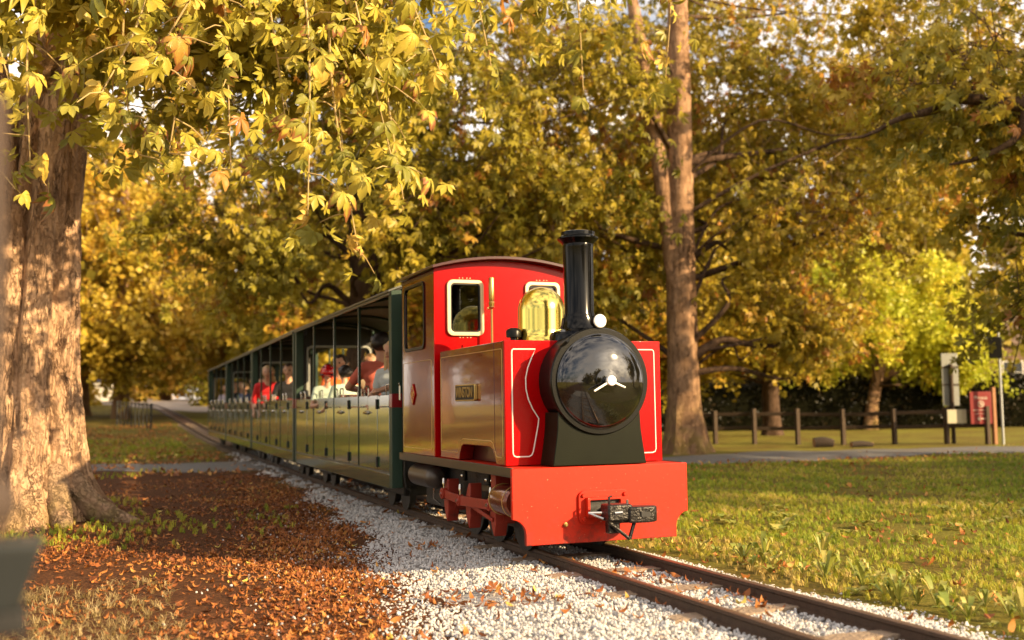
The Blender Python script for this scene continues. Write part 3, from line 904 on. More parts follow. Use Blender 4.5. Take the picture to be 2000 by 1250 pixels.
def build_loco():
    # buffer beam with cut lower corners
    cut = [(.70, .285), (.672, .280), (.645, .266), (.622, .244), (.606, .215), (.60, .18)]
    poly = [(-.60, .10), (.60, .10)] + cut[::-1] + [(.70, .64), (-.70, .64)] + [(-a, b) for a, b in cut]
    beam = P_(MB().prism_y(poly, 0.0, .035), 'buffer_beam', 'beam_red', bevel=.004)
    # draw-gear plate, pocket and bolts
    pl = SP(MB().prism_y(round_rect(-.200, .200, .228, .468, .05), -.020, -.001), 'drawgear_plate', 'beam_red', beam, bevel=.004)
    pk = MB().ring_y(round_rect(-.150, .132, .282, .420, .006, 1), round_rect(-.130, .112, .300, .402, .004, 1), -.065, -.018)
    SP(pk, 'drawgear_pocket', 'beam_red', beam, bevel=.003)
    SP(MB().prism_y(round_rect(-.131, .113, .299, .403, .004, 1), -.030, -.0205), 'pocket_recess', 'black_iron', beam)
    for bx in (-.165, .165):
        for bz in (.262, .434):
            SP(MB().lathe([(.0, -.038), (.012, -.038), (.015, -.034), (.015, -.019), (.021, -.0185), (.021, -.0195)][::-1], (bx, 0, bz), 'y', 6), 'bolt', 'beam_red', beam)
    SP(MB().lathe([(.018, 0), (.016, -.012), (.010, -.013), (.010, -.028), (.0, -.028)], (-.30, -.001, .235), 'y', 8), 'bolt', 'brass_dull', beam)
    # coupler
    cp = MB().box((-.095, -.285, .268), (.095, -.145, .385))
    head = P_(cp, 'coupler', 'greasy_iron', bevel=.016, segs=2)
    nose = [(.06, -.30), (.20, -.315), (.265, -.300), (.298, -.265), (.302, -.215), (.280, -.175), (.21, -.160), (.06, -.165)]
    SP(MB().prism_z(nose, .252, .366), 'coupler_jaw', 'greasy_iron', head, bevel=.014)
    SP(MB().box((-.030, -.15, .300), (.030, .0, .350)), 'drawbar', 'greasy_iron', head, bevel=.006)
    SP(MB().prism_y([(-.06, .312), (.02, .312), (.02, .345), (-.06, .345)], -.2865, -.284), 'coupler_slot', 'fg_black', head)
    SP(MB().tube([(-.05, -.288, .328), (.01, -.288, .330)], .010, 6), 'coupler_key', 'steel_bright', head)
    SP(MB().prism_y([(.145, .296), (.215, .292), (.215, .328), (.145, .332)], -.3165, -.312), 'jaw_slot', 'fg_black', head)
    tri = MB()
    a, b, c = (-.085, -.25, .268), (.125, -.25, .262), (.075, -.26, .140)
    for q, w in ((a, b), (b, c), (c, a)): tri.tube([q, w], .016, 6, squash=.8)
    SP(tri, 'coupler_loop', 'greasy_iron', head)
    SP(MB().box((-.07, -.23, .18), (.02, -.17, .275)), 'coupler_catch', 'greasy_iron', head, bevel=.008)
    SP(MB().tube([(-.055, -.215, .375), (-.055, -.215, .432), (-.035, -.215, .440)], .009, 6), 'lift_pin', 'greasy_iron', head)
    SP(MB().tube([(.085, -.22, .375), (.085, -.22, .412)], .010, 6), 'lift_pin', 'steel_bright', head)
    SP(MB().tube([(-.165, -.11, .318), (-.09, -.17, .322), (-.05, -.20, .33)], .010, 6), 'release_lever', 'steel_bright', head)
    SP(MB().tube([(-.165, -.11, .318), (-.10, -.22, .285)], .009, 6), 'release_lever', 'steel_bright', head)
    # footplate, valance
    P_(MB().box((-.690, .036, .612), (.690, 3.06, .640)), 'footplate', 'beam_red', bevel=.003)
    for s in (-1, 1):
        P_(MB().box((s * .676, .036, .575), (s * .693, 3.06, .6445)), 'valance', 'valance', bevel=.003)
    # frames and wheels
    for s in (-1, 1):
        P_(MB().box((s * .40, .05, .16), (s * .44, 3.0, .611)), 'side_frame', 'black_iron')
    P_(MB().box((-.39, .6, .30), (.39, 2.9, .60)), 'engine_casing', 'black_iron', bevel=.02)
    for i, wy in enumerate((.66, 1.25, 1.84)):
        for s in (-1, 1):
            w = P_(MB().lathe([(.0, .03), (.225, .03), (.235, .02), (.235, -.03), (.26, -.035), (.26, -.05), (.0, -.05)], (s * .30, wy, .235), 'x', 28), 'wheel', 'black_iron')
            SP(MB().lathe([(.0, 0), (.05, 0), (.05, s * .24), (.0, s * .24)], (s * .30, wy, .235), 'x', 14), 'axle_end', 'gear_red', w)
            # counterweight: thick half-moon blade outside the frame
            z0, z1 = .095, .46
            pts = []
            for k in range(9):
                t = k / 8
                pts.append((wy + .085 * math.sin(math.pi * t) ** .8 + .0, z0 + (z1 - z0) * t))
            pts += [(wy - .035, z1), (wy - .035, z0 + .10)]
            P_(MB().prism_x(pts, s * .50, s * .60), 'counterweight', 'gear_red', bevel=.005)
    for s in (-1, 1):
        P_(MB().prism_x([(1.86, .300), (1.40, .275), (1.40, .345), (1.86, .368)], s * .605, s * .630), 'coupling_rod', 'gear_red', bevel=.004)
        P_(MB().prism_x([(1.40, .270), (.56, .300), (.56, .372), (1.40, .350)], s * .607, s * .640), 'connecting_rod', 'gear_red', bevel=.004)
        P_(MB().prism_x([(1.25, .285), (.66, .205), (.66, .235), (1.25, .325)], s * .602, s * .618), 'valve_rod', 'gear_red', bevel=.003)
        for (py, pz) in ((1.85, .335), (1.40, .312), (.66, .335)):
            k = P_(MB().lathe([(.0, s * .050), (.028, s * .050), (.030, s * .042), (.048, s * .040), (.048, 0), (.0, 0)], (s * .606, py, pz), 'x', 16), 'rod_bearing', 'gear_red')
            SP(MB().lathe([(.008, .04), (.008, .075), (.014, .078), (.014, .125), (.010, .132), (.0, .132)], (s * .622, py, pz), 'z', 10), 'oil_cup', 'steel_bright', k)
            SP(MB().lathe([(.0, s * .060), (.014, s * .060), (.014, s * .048), (.0, s * .048)], (s * .606, py, pz), 'x', 6), 'crank_nut', 'steel_bright', k)
        cyl = P_(MB().lathe([(.0, 0), (.095, 0), (.112, .012), (.115, .03), (.115, .33), (.112, .345), (.0, .345)], (s * .565, .225, .385), 'y', 32), 'steam_cylinder', 'copper_wrap')
        for yy in (.265, .545):
            ring = [(s * .565 + .1165 * math.cos(t * math.pi / 16), yy, .385 + .1165 * math.sin(t * math.pi / 16)) for t in range(32)]
            SP(MB().tube(ring, .0022, 4, closed=True), 'lining', 'line_gold', cyl)
        P_(MB().box((s * .46, .62, .40), (s * .60, .72, .56)), 'slide_bracket', 'gear_red', bevel=.006)
        P_(MB().box((s * .47, .85, .41), (s * .56, 1.05, .46)), 'spring_hanger', 'valance', bevel=.006)
        for by in (.82, .95, 1.55):
            P_(MB().lathe([(.0, .0), (.022, 0), (.022, .14), (.014, .15), (.0, .15)], (s * .53, by, .46), 'z', 10), 'lubricator', 'black_satin')
            P_(MB().lathe([(.0, -.0), (.010, -.008), (.012, 0), (.010, .010), (.0, .012)], (s * .556, by, .50), 'z', 8), 'grease_nipple', 'steel_bright')
        at = P_(MB().lathe([(.0, 0), (.05, .006), (.085, .03), (.102, .075), (.104, .10), (.104, .62), (.102, .645), (.085, .69), (.05, .714), (.0, .72)], (s * .56, 2.22, .445), 'y', 28), 'air_reservoir', 'air_tank')
        P_(MB().tube([(s * .56, 2.35, .36), (s * .56, 2.36, .25), (s * .5, 2.36, .20)], .010, 6), 'drain_pipe', 'steel_bright')
        P_(MB().tube([(s * .64, 3.04, .60), (s * .645, 3.05, .42), (s * .62, 3.08, .30), (s * .55, 3.16, .26)], .012, 6), 'brake_hose', 'black_iron')
        P_(MB().tube([(s * .58, .10, .26), (s * .55, .12, .16), (s * .40, .16, .11), (s * .36, .18, .09)], .016, 6), 'guard_iron', 'black_iron')
    # side tanks
    notch = [(.48, .6455), (.510, .700), (.560, .755), (.625, .773), (1.245, .773), (1.305, .755), (1.345, .700), (1.365, .6455)]
    outl = [(.302, .6455)] + notch + [(1.872, .6455), (1.872, 1.56), (.302, 1.56)]
    tanks = []
    for s in (-1, 1):
        t = P_(MB().prism_x(outl, s * .52, s * .640), 'side_tank', 'side_red_shaded', bevel=.006)
        tanks.append(t)
        SP(MB().box((s * .519, .303, .6460), (s * .44, 1.870, 1.552)), 'tank_core', 'maroon_trim', t)  # darker maroon put in for the shade inside the tank cutout
        x = s * .6405
        lin = [(.335, 1.497), (.335, .715), (.348, .703), (.462, .703), (.482, .716), (.545, .800), (.59, .818), (1.265, .818), (1.32, .800), (1.385, .716), (1.40, .703), (1.842, .703), (1.855, .715), (1.855, 1.490), (1.842, 1.503), (.348, 1.503)]
        SP(MB().tube([(x, a, b) for a, b in lin], .0026, 4, closed=True), 'lining', 'line_gold', t)
        SP(MB().tube([(x, .505, .72), (x, .505, 1.555)], .0022, 4), 'panel_seam', 'maroon_trim', t)
        for ry in (.78, .82, 1.70, 1.74):
            SP(MB().lathe([(.0, -s * .004), (.005, -s * .003), (.006, 0), (.0, 0)], (s * .640, ry, 1.475), 'x', 6), 'rivet', 'steel_bright', t)
    # red front plates of the tanks with white lining
    for s in (-1, 1):
        fp = P_(MB().prism_y([(s * .08, .6455), (s * .6435, .6455), (s * .6435, 1.563), (s * .08, 1.563)], .268, .300), 'tank_front', 'red_paint', bevel=.004)
        loop = [(-.575, 1.497), (-.400, 1.497), (-.432, 1.43), (-.462, 1.36), (-.480, 1.285), (-.478, 1.20), (-.462, 1.13), (-.43, 1.06), (-.380, .985), (-.388, .93),
                (-.428, .745), (-.440, .720), (-.462, .709), (-.560, .709), (-.580, .717), (-.588, .738), (-.588, 1.470), (-.585, 1.489)]
        SP(MB().tube([(a * -s, .2665, b) for a, b in loop], .0052, 5, closed=True), 'lining', 'line_white', fp)
    # smokebox, saddle, door
    sb = P_(MB().lathe([(.0, 0), (.385, 0), (.392, .010), (.392, .035), (.375, .04), (.375, .50), (.0, .50)], (0, .0, 1.255), 'y', 72), 'smokebox', 'black_satin')
    SP(MB().prism_y([(-.375, .6455), (.375, .6455), (.366, .70), (.350, .80), (.336, .90), (.330, 1.03), (-.330, 1.03), (-.336, .90), (-.350, .80), (-.366, .70)], .024, .266), 'saddle', 'saddle_black', sb, bevel=.006)
    prof = []
    for k in range(17):
        t = k / 16 * math.pi / 2
        prof.append((.338 * math.cos(t) ** 1.0 if k < 16 else 0.0, -.012 - .098 * math.sin(t) ** 1.15))
    door = SP(MB().lathe([(.347, -.001), (.347, -.010), (.340, -.0125)] + prof[1:], (0, 0, 1.252), 'y', 72), 'smokebox_door', 'black_gloss', sb, smooth=60)
    hz = 1.252
    SP(MB().lathe([(.085, 0), (.085, -.006), (.055, -.012), (.030, -.014), (.030, -.055), (.0, -.055)], (0, -.107, hz), 'y', 28), 'door_boss', 'black_gloss', sb)
    hub = SP(MB().lathe([(.026, 0), (.036, -.004), (.037, -.028), (.033, -.033), (.0, -.034)], (0, -.160, hz), 'y', 28), 'door_handle', 'white_enamel', sb)
    SP(MB().tube([(-.02, -.175, hz - .012), (-.135, -.178, hz - .074)], [.009, .007], 8), 'door_handle', 'white_enamel', sb)
    SP(MB().tube([(.02, -.165, hz - .010), (.115, -.168, hz - .050)], [.009, .007], 8), 'door_handle', 'white_enamel', sb)
    SP(MB().tube([(-.30, .02, 1.50), (-.27, -.02, 1.535), (-.25, .0, 1.55)], .012, 6), 'door_latch', 'black_satin', sb)
    # marker box on the platform
    mk = P_(MB().box((-.045, .045, .6405), (.048, .115, .705)), 'junction_box', 'black_satin', bevel=.005)
    for a in (-.03, .033):
        for b in (.655, .690):
            SP(MB().lathe([(.0, -.004), (.005, -.004), (.006, 0), (.0, 0)], (a, .0448, b), 'y', 6), 'screw', 'steel_bright', mk)
    # head lamp
    lp = P_(MB().lathe([(.0, .06), (.035, .06), (.050, .02), (.052, -.03), (.0, -.03)], (0.0, .02, 1.690), 'y', 24), 'head_lamp', 'black_satin')
    SP(MB().lathe([(.0505, 0), (.0505, -.006), (.047, -.012), (.03, -.018), (.0, -.020)], (0.0, -.0105, 1.690), 'y', 28), 'lamp_face', 'white_enamel', lp)
    SP(MB().tube([(0, .03, 1.62), (0, .03, 1.66)], .02, 8), 'lamp_bracket', 'black_satin', lp)
    # chimney
    P_(MB().lathe([(.0, 1.52), (.235, 1.53), (.232, 1.60), (.222, 1.628), (.190, 1.642), (.160, 1.655), (.142, 1.69), (.134, 1.74), (.124, 1.742), (.122, 1.755), (.114, 1.78), (.117, 2.28), (.120, 2.296), (.118, 2.305), (.128, 2.318), (.150, 2.338), (.157, 2.346), (.157, 2.356), (.140, 2.362), (.132, 2.372), (.132, 2.398), (.122, 2.402), (.105, 2.39), (.1, 2.2), (.0, 2.2)], (0, .345, 0), 'z', 40), 'chimney', 'chimney_black')
    # boiler and dome
    P_(MB().lathe([(.0, 0), (.362, 0), (.362, 1.44), (.0, 1.44)], (0, .505, 1.235), 'y', 48), 'boiler', 'red_paint')
    dm = [(.245, 1.545), (.236, 1.60), (.214, 1.625), (.200, 1.650), (.196, 1.70), (.196, 1.86)]
    for k in range(1, 13):
        t = k / 12 * math.pi / 2
        dm.append((.196 * math.cos(t) if k < 12 else 0, 1.86 + .200 * math.sin(t)))
    P_(MB().lathe(dm, (0, 1.10, 0), 'z', 48), 'dome', 'brass', smooth=60)
    # whistle
    wh = P_(MB().tube([(-.16, 1.86, 1.56), (-.16, 1.86, 1.95)], .010, 8), 'whistle_pipe', 'brass_dull')
    SP(MB().lathe([(.0, 1.935), (.016, 1.94), (.030, 1.955), (.022, 1.965), (.026, 1.98), (.028, 2.0), (.020, 2.01), (.026, 2.03), (.026, 2.215), (.022, 2.222), (.0, 2.222)], (-.16, 1.86, 0), 'z', 18), 'whistle', 'brass_dull', wh)
    SP(MB().tube([(-.20, 1.86, 1.945), (-.16, 1.86, 1.95), (-.16, 1.93, 1.945)], .010, 6), 'whistle_valve', 'brass_dull', wh)
    # the sand lid stands beside the dome, the reversing box by the cab
    P_(MB().lathe([(.028, 1.56), (.028, 1.632), (.062, 1.636), (.064, 1.685), (.055, 1.70), (.03, 1.712), (.0, 1.714)], (-.262, 1.06, 0), 'z', 20), 'sand_lid', 'black_satin')
    # cab front and rear sheets with window openings
    def arch(x): return 2.388 - (x / .687) ** 2 * .094
    def cab_sheet(y0, y1, name, mat, wz0=1.72, wz1=2.19):
        mb = MB()
        xs = [-.660, -.530, -.216, .216, .530, .660]
        for i in range(5):
            a, b = xs[i], xs[i + 1]
            tops = [(b + (a - b) * k / 6, arch(b + (a - b) * k / 6)) for k in range(7)]
            if i in (1, 3):
                mb.prism_y([(a, .6455), (b, .6455), (b, wz0), (a, wz0)], y0, y1)
                mb.prism_y([(a, wz1), (b, wz1)] + tops, y0, y1)
            else:
                mb.prism_y([(a, .6455), (b, .6455)] + tops, y0, y1)
        return P_(mb, name, mat, smooth=0)
    cf = cab_sheet(1.970, 1.995, 'cab_front', 'red_paint')
    cr = cab_sheet(3.020, 3.045, 'cab_rear', 'maroon_trim')
    for a in (-1, 1):
        x0, x1 = sorted((a * .200, a * .546))
        SP(MB().ring_y(round_rect(x0, x1, 1.704, 2.206, .055), round_rect(x0 + .034, x1 - .034, 1.738, 2.172, .035), 1.945, 1.9695), 'window_frame', 'frame_cream', cf, bevel=.005)
        SP(MB().ring_y(round_rect(x0 + .0345, x1 - .0345, 1.7385, 2.1715, .034), round_rect(x0 + .044, x1 - .044, 1.748, 2.162, .028), 1.955, 1.968), 'window_seal', 'fg_black', cf)
        SP(MB().prism_y([(x0 + .02, 1.722), (x1 - .02, 1.722), (x1 - .02, 2.188), (x0 + .02, 2.188)], 1.974, 1.980), 'window_pane', 'glass', cf)
        SP(MB().ring_y(round_rect(x0 + .01, x1 - .01, 1.714, 2.196, .05), round_rect(x0 + .04, x1 - .04, 1.745, 2.165, .035), 3.046, 3.060), 'window_frame', 'frame_cream', cr)
        for zz in (1.690, 2.222):
            for dx in (-.05, -.02, .02, .05):
                SP(MB().lathe([(.0, -.004), (.004, -.003), (.005, 0), (.0, 0)], ((x0 + x1) / 2 + dx, 1.9698, zz), 'y', 6), 'rivet', 'frame_cream', cf)
    SP(MB().box((-.40, 1.955, 1.60), (-.33, 1.9695, 1.625)), 'hatch_hinge', 'red_paint', cf)
    for s in (-1, 1):
        mb = MB(); ys = [1.996, 2.285, 2.925, 3.019]
        for i in range(3):
            a, b = ys[i], ys[i + 1]
            if i == 1:
                mb.prism_x([(a, .6455), (b, .6455), (b, 1.625), (a, 1.625)], s * .636, s * .660)
                mb.prism_x([(a, 2.205), (b, 2.205), (b, 2.298), (a, 2.298)], s * .636, s * .660)
            else:
                mb.prism_x([(a, .6455), (b, .6455), (b, 2.298), (a, 2.298)], s * .636, s * .660)
        cs = P_(mb, 'cab_side', 'side_red_shaded', smooth=0)
        SP(MB().ring_x(round_rect(2.262, 2.948, 1.602, 2.228, .07), round_rect(2.292, 2.918, 1.632, 2.198, .06), s * .6605, s * .672), 'window_frame', 'black_satin', cs, bevel=.004)
        SP(MB().prism_x(round_rect(2.280, 2.930, 1.620, 2.210, .05), s * .652, s * .657), 'window_pane', 'glass_side', cs)
        x = s * .6605
        lin = round_rect(2.07, 3.01, .700, 1.498, .03, 3)
        SP(MB().tube([(x, a, b) for a, b in lin], .0026, 4, closed=True), 'lining', 'line_gold', cs)
        dia = [(2.652 - .075, 1.197), (2.652, 1.097), (2.652 + .075, 1.197), (2.652, 1.297)]
        dd = SP(MB().prism_x(dia, s * .6607, s * .672), 'diamond_badge', 'red_paint', cs, bevel=.002)
        SP(MB().tube([(s * .6725, 2.652 + (a - 2.652) * .82, 1.197 + (b - 1.197) * .82) for a, b in dia], .003, 4, closed=True), 'badge_rim', 'line_gold', cs)
        for k in (-1, 0, 1):
            SP(MB().tube([(s * .6725, 2.652 + k * .022 + .010, 1.197 - .030 + abs(k) * .01), (s * .6725, 2.652 + k * .022 - .006, 1.197 + .030 - abs(k) * .01)], .003, 4), 'badge_stroke', 'line_gold', cs)
        # roof gutter, corner strips
        SP(MB().box((s * .6602, 1.975, 2.262), (s * .668, 3.03, 2.285)), 'gutter', 'maroon_trim', cs)
    # roof
    mb = MB(); n = 16
    top = [(-.705 + 1.41 * k / n, arch(-.705 + 1.41 * k / n) + .030) for k in range(n + 1)]
    bot = [(a, b - .026) for a, b in top][::-1]
    mb.prism_y(top + bot, 1.860, 3.10)
    rf = P_(mb, 'cab_roof', 'maroon_trim', bevel=.003)
    # cab floor and a dark back panel below the rear windows
    P_(MB().box((-.63, 2.0, .6455), (.63, 3.015, .67)), 'cab_floor', 'car_interior')
    P_(MB().box((-.40, 2.55, .6705), (.40, 2.95, 1.05)), 'driver_seat', 'car_interior', bevel=.02)
    # name plate with raised letters
    plate = P_(MB().prism_x(round_rect(.885, 1.375, 1.122, 1.258, .018, 3), -.668, -.6405), 'name_plate', 'brass_dull', bevel=.003)
    SP(MB().prism_x(round_rect(.897, 1.363, 1.134, 1.246, .012, 3), -.6695, -.6675), 'plate_field', 'fg_black', plate)
    cu = bpy.data.curves.new('letters', 'FONT'); cu.body = 'WINSTON'; cu.size = .115; cu.extrude = .003; cu.align_x = 'CENTER'; cu.align_y = 'CENTER'
    cu.offset = 0.0015
    tmp = bpy.data.objects.new('letters', cu); COL.objects.link(tmp)
    dg = bpy.context.evaluated_depsgraph_get(); me = bpy.data.meshes.new_from_object(tmp.evaluated_get(dg))
    bpy.data.objects.remove(tmp)
    w = max(v.co.x for v in me.vertices) - min(v.co.x for v in me.vertices)
    h = max(v.co.y for v in me.vertices) - min(v.co.y for v in me.vertices)
    for v in me.vertices:
        q = v.co.copy(); v.co = (-.6715 - q.z, 1.130 - q.x * .42 / w, 1.190 + q.y * .085 / h)
    me.materials.clear(); me.materials.append(MATS['brass_dull'])
    lt = bpy.data.objects.new('plate_lettering', me); COL.objects.link(lt); sub(lt, plate)
build_loco()

# ------------------------------------------------------------------ carriages
def copy_tree(o, parent=None):
    c = o.copy(); COL.objects.link(c); c.parent = parent
    for ch in list(o.children): copy_tree(ch, c)
    return c

CL = 5.88
def build_carriage():
    root = thing('passenger_carriage', 'x', 'carriage', world_children=False)
    def A(mb, name, mat, parent=root, **k):
        o = mb.build(name, mat, None, **k); o.parent = parent; return o
    A(MB().box((-.60, .15, .27), (.60, CL - .15, .44)), 'underframe', 'black_iron')
    for by in (1.0, CL - 1.0):
        for s in (-1, 1):
            for d in (-.30, .30):
                A(MB().lathe([(.0, .03), (.17, .03), (.175, -.03), (.195, -.045), (.0, -.045)], (s * .30, by + d, .175), 'x', 20), 'wheel', 'black_iron')
        A(MB().box((-.40, by - .45, .14), (.40, by + .45, .30)), 'bogie', 'black_iron', bevel=.02)
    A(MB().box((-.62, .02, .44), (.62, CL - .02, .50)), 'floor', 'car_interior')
    nb = 4; bl = (CL - .24) / nb
    for s in (-1, 1):
        x0, x1 = s * .640, s * .664
        A(MB().box((s * .615, .10, .262), (s * .6655, CL - .10, .405)), 'sill', 'car_green', bevel=.006)
        A(MB().box((s * .660, .12, .4055), (s * .668, CL - .12, .425)), 'sill_step', 'car_roof')
        for b in range(nb):
            y0 = .12 + b * bl
            for (a, c) in ((0.012, .494), (.964, bl - .012)):
                A(MB().box((x0, y0 + a, .4265), (x1, y0 + c, 1.080)), 'side_panel', 'car_green', bevel=.003)
                A(MB().box((s * .639, y0 + a, 1.086), (s * .6655, y0 + c, 1.205)), 'waist_panel', 'car_green', bevel=.004)
            dr = A(MB().box((s * .642, y0 + .507, .4265), (s * .6675, y0 + .950, 1.205)), 'door', 'car_green', bevel=.004)
            for z in (.455, 1.06):
                A(MB().box((s * .6676, y0 + .480, z), (s * .684, y0 + .520, z + .105)), 'hinge', 'black_iron', dr, bevel=.004)
            lat = MB().tube([(s * .692, y0 + .87, 1.020), (s * .696, y0 + .955, 1.024), (s * .692, y0 + 1.04, 1.020)], [.010, .016, .010], 8)
            lat.lathe([(.0, 0), (.024, 0), (.020, s * .022), (.010, s * .03), (.0, s * .03)], (s * .667, y0 + .955, 1.022), 'x', 12)
            A(lat, 'latch', 'steel_bright', dr)
            if b:
                A(MB().box((s * .6665, y0 - .011, .4265), (s * .672, y0 + .011, 1.206)), 'panel_strip', 'car_post', bevel=.002)
                A(MB().box((s * .637, y0 - .016, .4265 + .78), (s * .667, y0 + .016, 2.235)), 'window_post', 'car_post', bevel=.003)
        # corner pillars with a red band
        for (ya, yb) in ((0.0, .112), (CL - .112, CL)):
            xa, xb = s * .560, s * .668
            A(MB().box((xa, ya, .272), (xb, yb, 1.075)), 'corner_pillar', 'car_pillar', bevel=.004)
            A(MB().box((xa, ya, 1.0755), (xb, yb, 1.215)), 'red_band', 'band_red', bevel=.004)
            A(MB().box((xa, ya, 1.2155), (xb, yb, 2.262)), 'corner_pillar', 'car_pillar', bevel=.004)
    # end bulkheads with a framed window
    for (ya, yb) in ((.03, .06), (CL - .06, CL - .03)):
        mb = MB()
        mb.box((-.558, ya, .50), (.558, yb, 1.20))
        mb.box((-.558, ya, 1.20), (-.50, yb, 2.18)); mb.box((.50, ya, 1.20), (.558, yb, 2.18))
        mb.box((-.50, ya, 2.02), (.50, yb, 2.28))
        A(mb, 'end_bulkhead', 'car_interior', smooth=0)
        A(MB().ring_y(round_rect(-.505, .505, 1.195, 2.025, .09), round_rect(-.475, .475, 1.225, 1.995, .075), yb - .001, yb + .012) if ya < 1 else
          MB().ring_y(round_rect(-.505, .505, 1.195, 2.025, .09), round_rect(-.475, .475, 1.225, 1.995, .075), ya - .012, ya + .001), 'window_frame', 'sign_grey')
    # roof: arched sheet, gutter strip, hoops
    n = 14
    def arch(x): return 2.262 + .150 * (1 - (x / .70) ** 2)
    top = [(-.70 + 1.40 * k / n, arch(-.70 + 1.40 * k / n)) for k in range(n + 1)]
    bot = [(a, b - .022) for a, b in top][::-1]
    A(MB().prism_y(top + bot, -.01, CL + .01), 'roof', 'car_roof', bevel=.003)
    low = [(a * .97, b - .0225) for a, b in top]
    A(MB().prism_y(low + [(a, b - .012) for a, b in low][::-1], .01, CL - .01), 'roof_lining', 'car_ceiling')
    for s in (-1, 1):
        A(MB().box((s * .664, .02, 2.215), (s * .690, CL - .02, 2.239)), 'gutter', 'car_roof', bevel=.004)
    for b in range(nb + 1):
        y = .10 + b * bl + (.02 if b == 0 else (-.02 if b == nb else 0))
        A(MB().tube([(-.63 + 1.26 * k / 10, y, arch(-.63 + 1.26 * k / 10) - .055) for k in range(11)], .018, 6), 'roof_hoop', 'car_post')
    # benches back to back, each with a hoop handle at the aisle ends
    for b in range(nb + 1):
        y = .22 + b * (CL - .44) / nb
        bn = A(MB().box((-.60, y - .022, .62), (.60, y + .022, 1.24)), 'bench_back', 'bench_wood', bevel=.012)
        if b > 0: A(MB().box((-.615, y - .42, .86), (.615, y - .023, .90)), 'bench_seat', 'bench_wood', bn, bevel=.01)
        if b < nb: A(MB().box((-.615, y + .023, .86), (.615, y + .42, .90)), 'bench_seat', 'bench_wood', bn, bevel=.01)
        for s in (-1, 1):
            for dy in (-.18, .18):
                A(MB().tube([(s * .60, y + dy - .09, 1.15), (s * .60, y + dy - .09, 1.29), (s * .60, y + dy - .07, 1.315), (s * .60, y + dy + .07, 1.315), (s * .60, y + dy + .09, 1.29), (s * .60, y + dy + .09, 1.15)], .009, 6), 'hand_hoop', 'steel_bright', bn)
    A(MB().box((-.15, .45, 2.27), (.15, .65, 2.30)), 'cabin_light', 'notice_cream', bevel=.01)
    return root
car0 = build_carriage()
CAR_POS = []
labels = ['dark green open-sided carriage coupled directly behind the red locomotive', 'second green carriage of the train with a red-clad passenger leaning out',
          'third green carriage of the train, counted from the locomotive', 'rearmost green carriage at the tail end of the train']
for i in range(4):
    y0 = 3.43 + i * 6.0
    x0 = float(track_x(y0)); x1 = float(track_x(y0 + CL))
    rz = -math.atan2(x1 - x0, CL)
    o = car0 if i == 0 else copy_tree(car0)
    o.location = (x0, y0, 0); o.rotation_euler = (0, 0, rz)
    tag(o, labels[i], 'carriage', 'carriages of the train')
    CAR_POS.append((x0, y0, rz))
def in_car(i, x, y, z):
    x0, y0, rz = CAR_POS[i]
    return Vector((x0 + x * math.cos(rz) - y * math.sin(rz), y0 + x * math.sin(rz) + y * math.cos(rz), z))

# ------------------------------------------------------------------ people
for nm, c, r in (('skin_light', (0.56, 0.31, 0.20), .5), ('skin_tan', (0.46, 0.24, 0.15), .5), ('hair_brown', (0.05, 0.026, 0.014), .5), ('hair_dark', (0.015, 0.010, 0.008), .45),
                 ('hair_blonde', (0.48, 0.33, 0.16), .5), ('hair_fair', (0.26, 0.16, 0.08), .5), ('cloth_salmon', (0.50, 0.115, 0.075), .85), ('cloth_greyblue', (0.48, 0.54, 0.56), .85),
                 ('cloth_orange', (0.80, 0.16, 0.02), .8), ('cloth_black', (0.012, 0.012, 0.013), .85), ('cloth_red', (0.55, 0.012, 0.015), .8), ('cloth_mint', (0.42, 0.52, 0.44), .85),
                 ('cloth_white', (0.75, 0.74, 0.72), .85), ('cloth_denim', (0.07, 0.10, 0.17), .9), ('cloth_lilac', (0.50, 0.44, 0.52), .85), ('cloth_navy', (0.03, 0.045, 0.10), .85),
                 ('cloth_olive', (0.09, 0.09, 0.05), .85), ('cloth_khaki', (0.25, 0.20, 0.13), .85), ('eye_dark', (0.01, 0.008, 0.006), .2), ('lip', (0.35, 0.11, 0.09), .5)):
    pbr(nm, c, r, var=.1, scale=14)
pbr('helmet_red', (0.62, 0.008, 0.012), .2, var=.05, coat=.8)
pbr('helmet_dark', (0.015, 0.012, 0.012), .4)

def capsule(a, b, ra, rb, sx=1.0, n=12, m=5):
    """tapered capsule between a and b"""
    a, b = Vector(a), Vector(b)
    d = b - a
    L = max(d.length, 1e-5); t = d.normalized() if d.length > 1e-6 else Vector((0, 0, 1))
    u = t.orthogonal().normalized(); w = t.cross(u)
    prof = [(-ra * math.cos(k / m * math.pi / 2), ra * math.sin(k / m * math.pi / 2)) for k in range(0, m + 1)]
    prof += [(L + rb * math.sin(k / m * math.pi / 2), rb * math.cos(k / m * math.pi / 2)) for k in range(0, m + 1)]
    vs, fs = [], []
    for h, r in prof:
        for j in range(n):
            an = 2 * math.pi * j / n
            vs.append(a + t * h + (u * math.cos(an) + w * math.sin(an)) * max(r, 1e-4))
    for i in range(len(prof) - 1):
        for j in range(n):
            fs.append((i * n + j, i * n + (j + 1) % n, (i + 1) * n + (j + 1) % n, (i + 1) * n + j))
    fs.append(tuple(range(n))[::-1]); fs.append(tuple(range((len(prof) - 1) * n, len(prof) * n)))
    return vs, fs

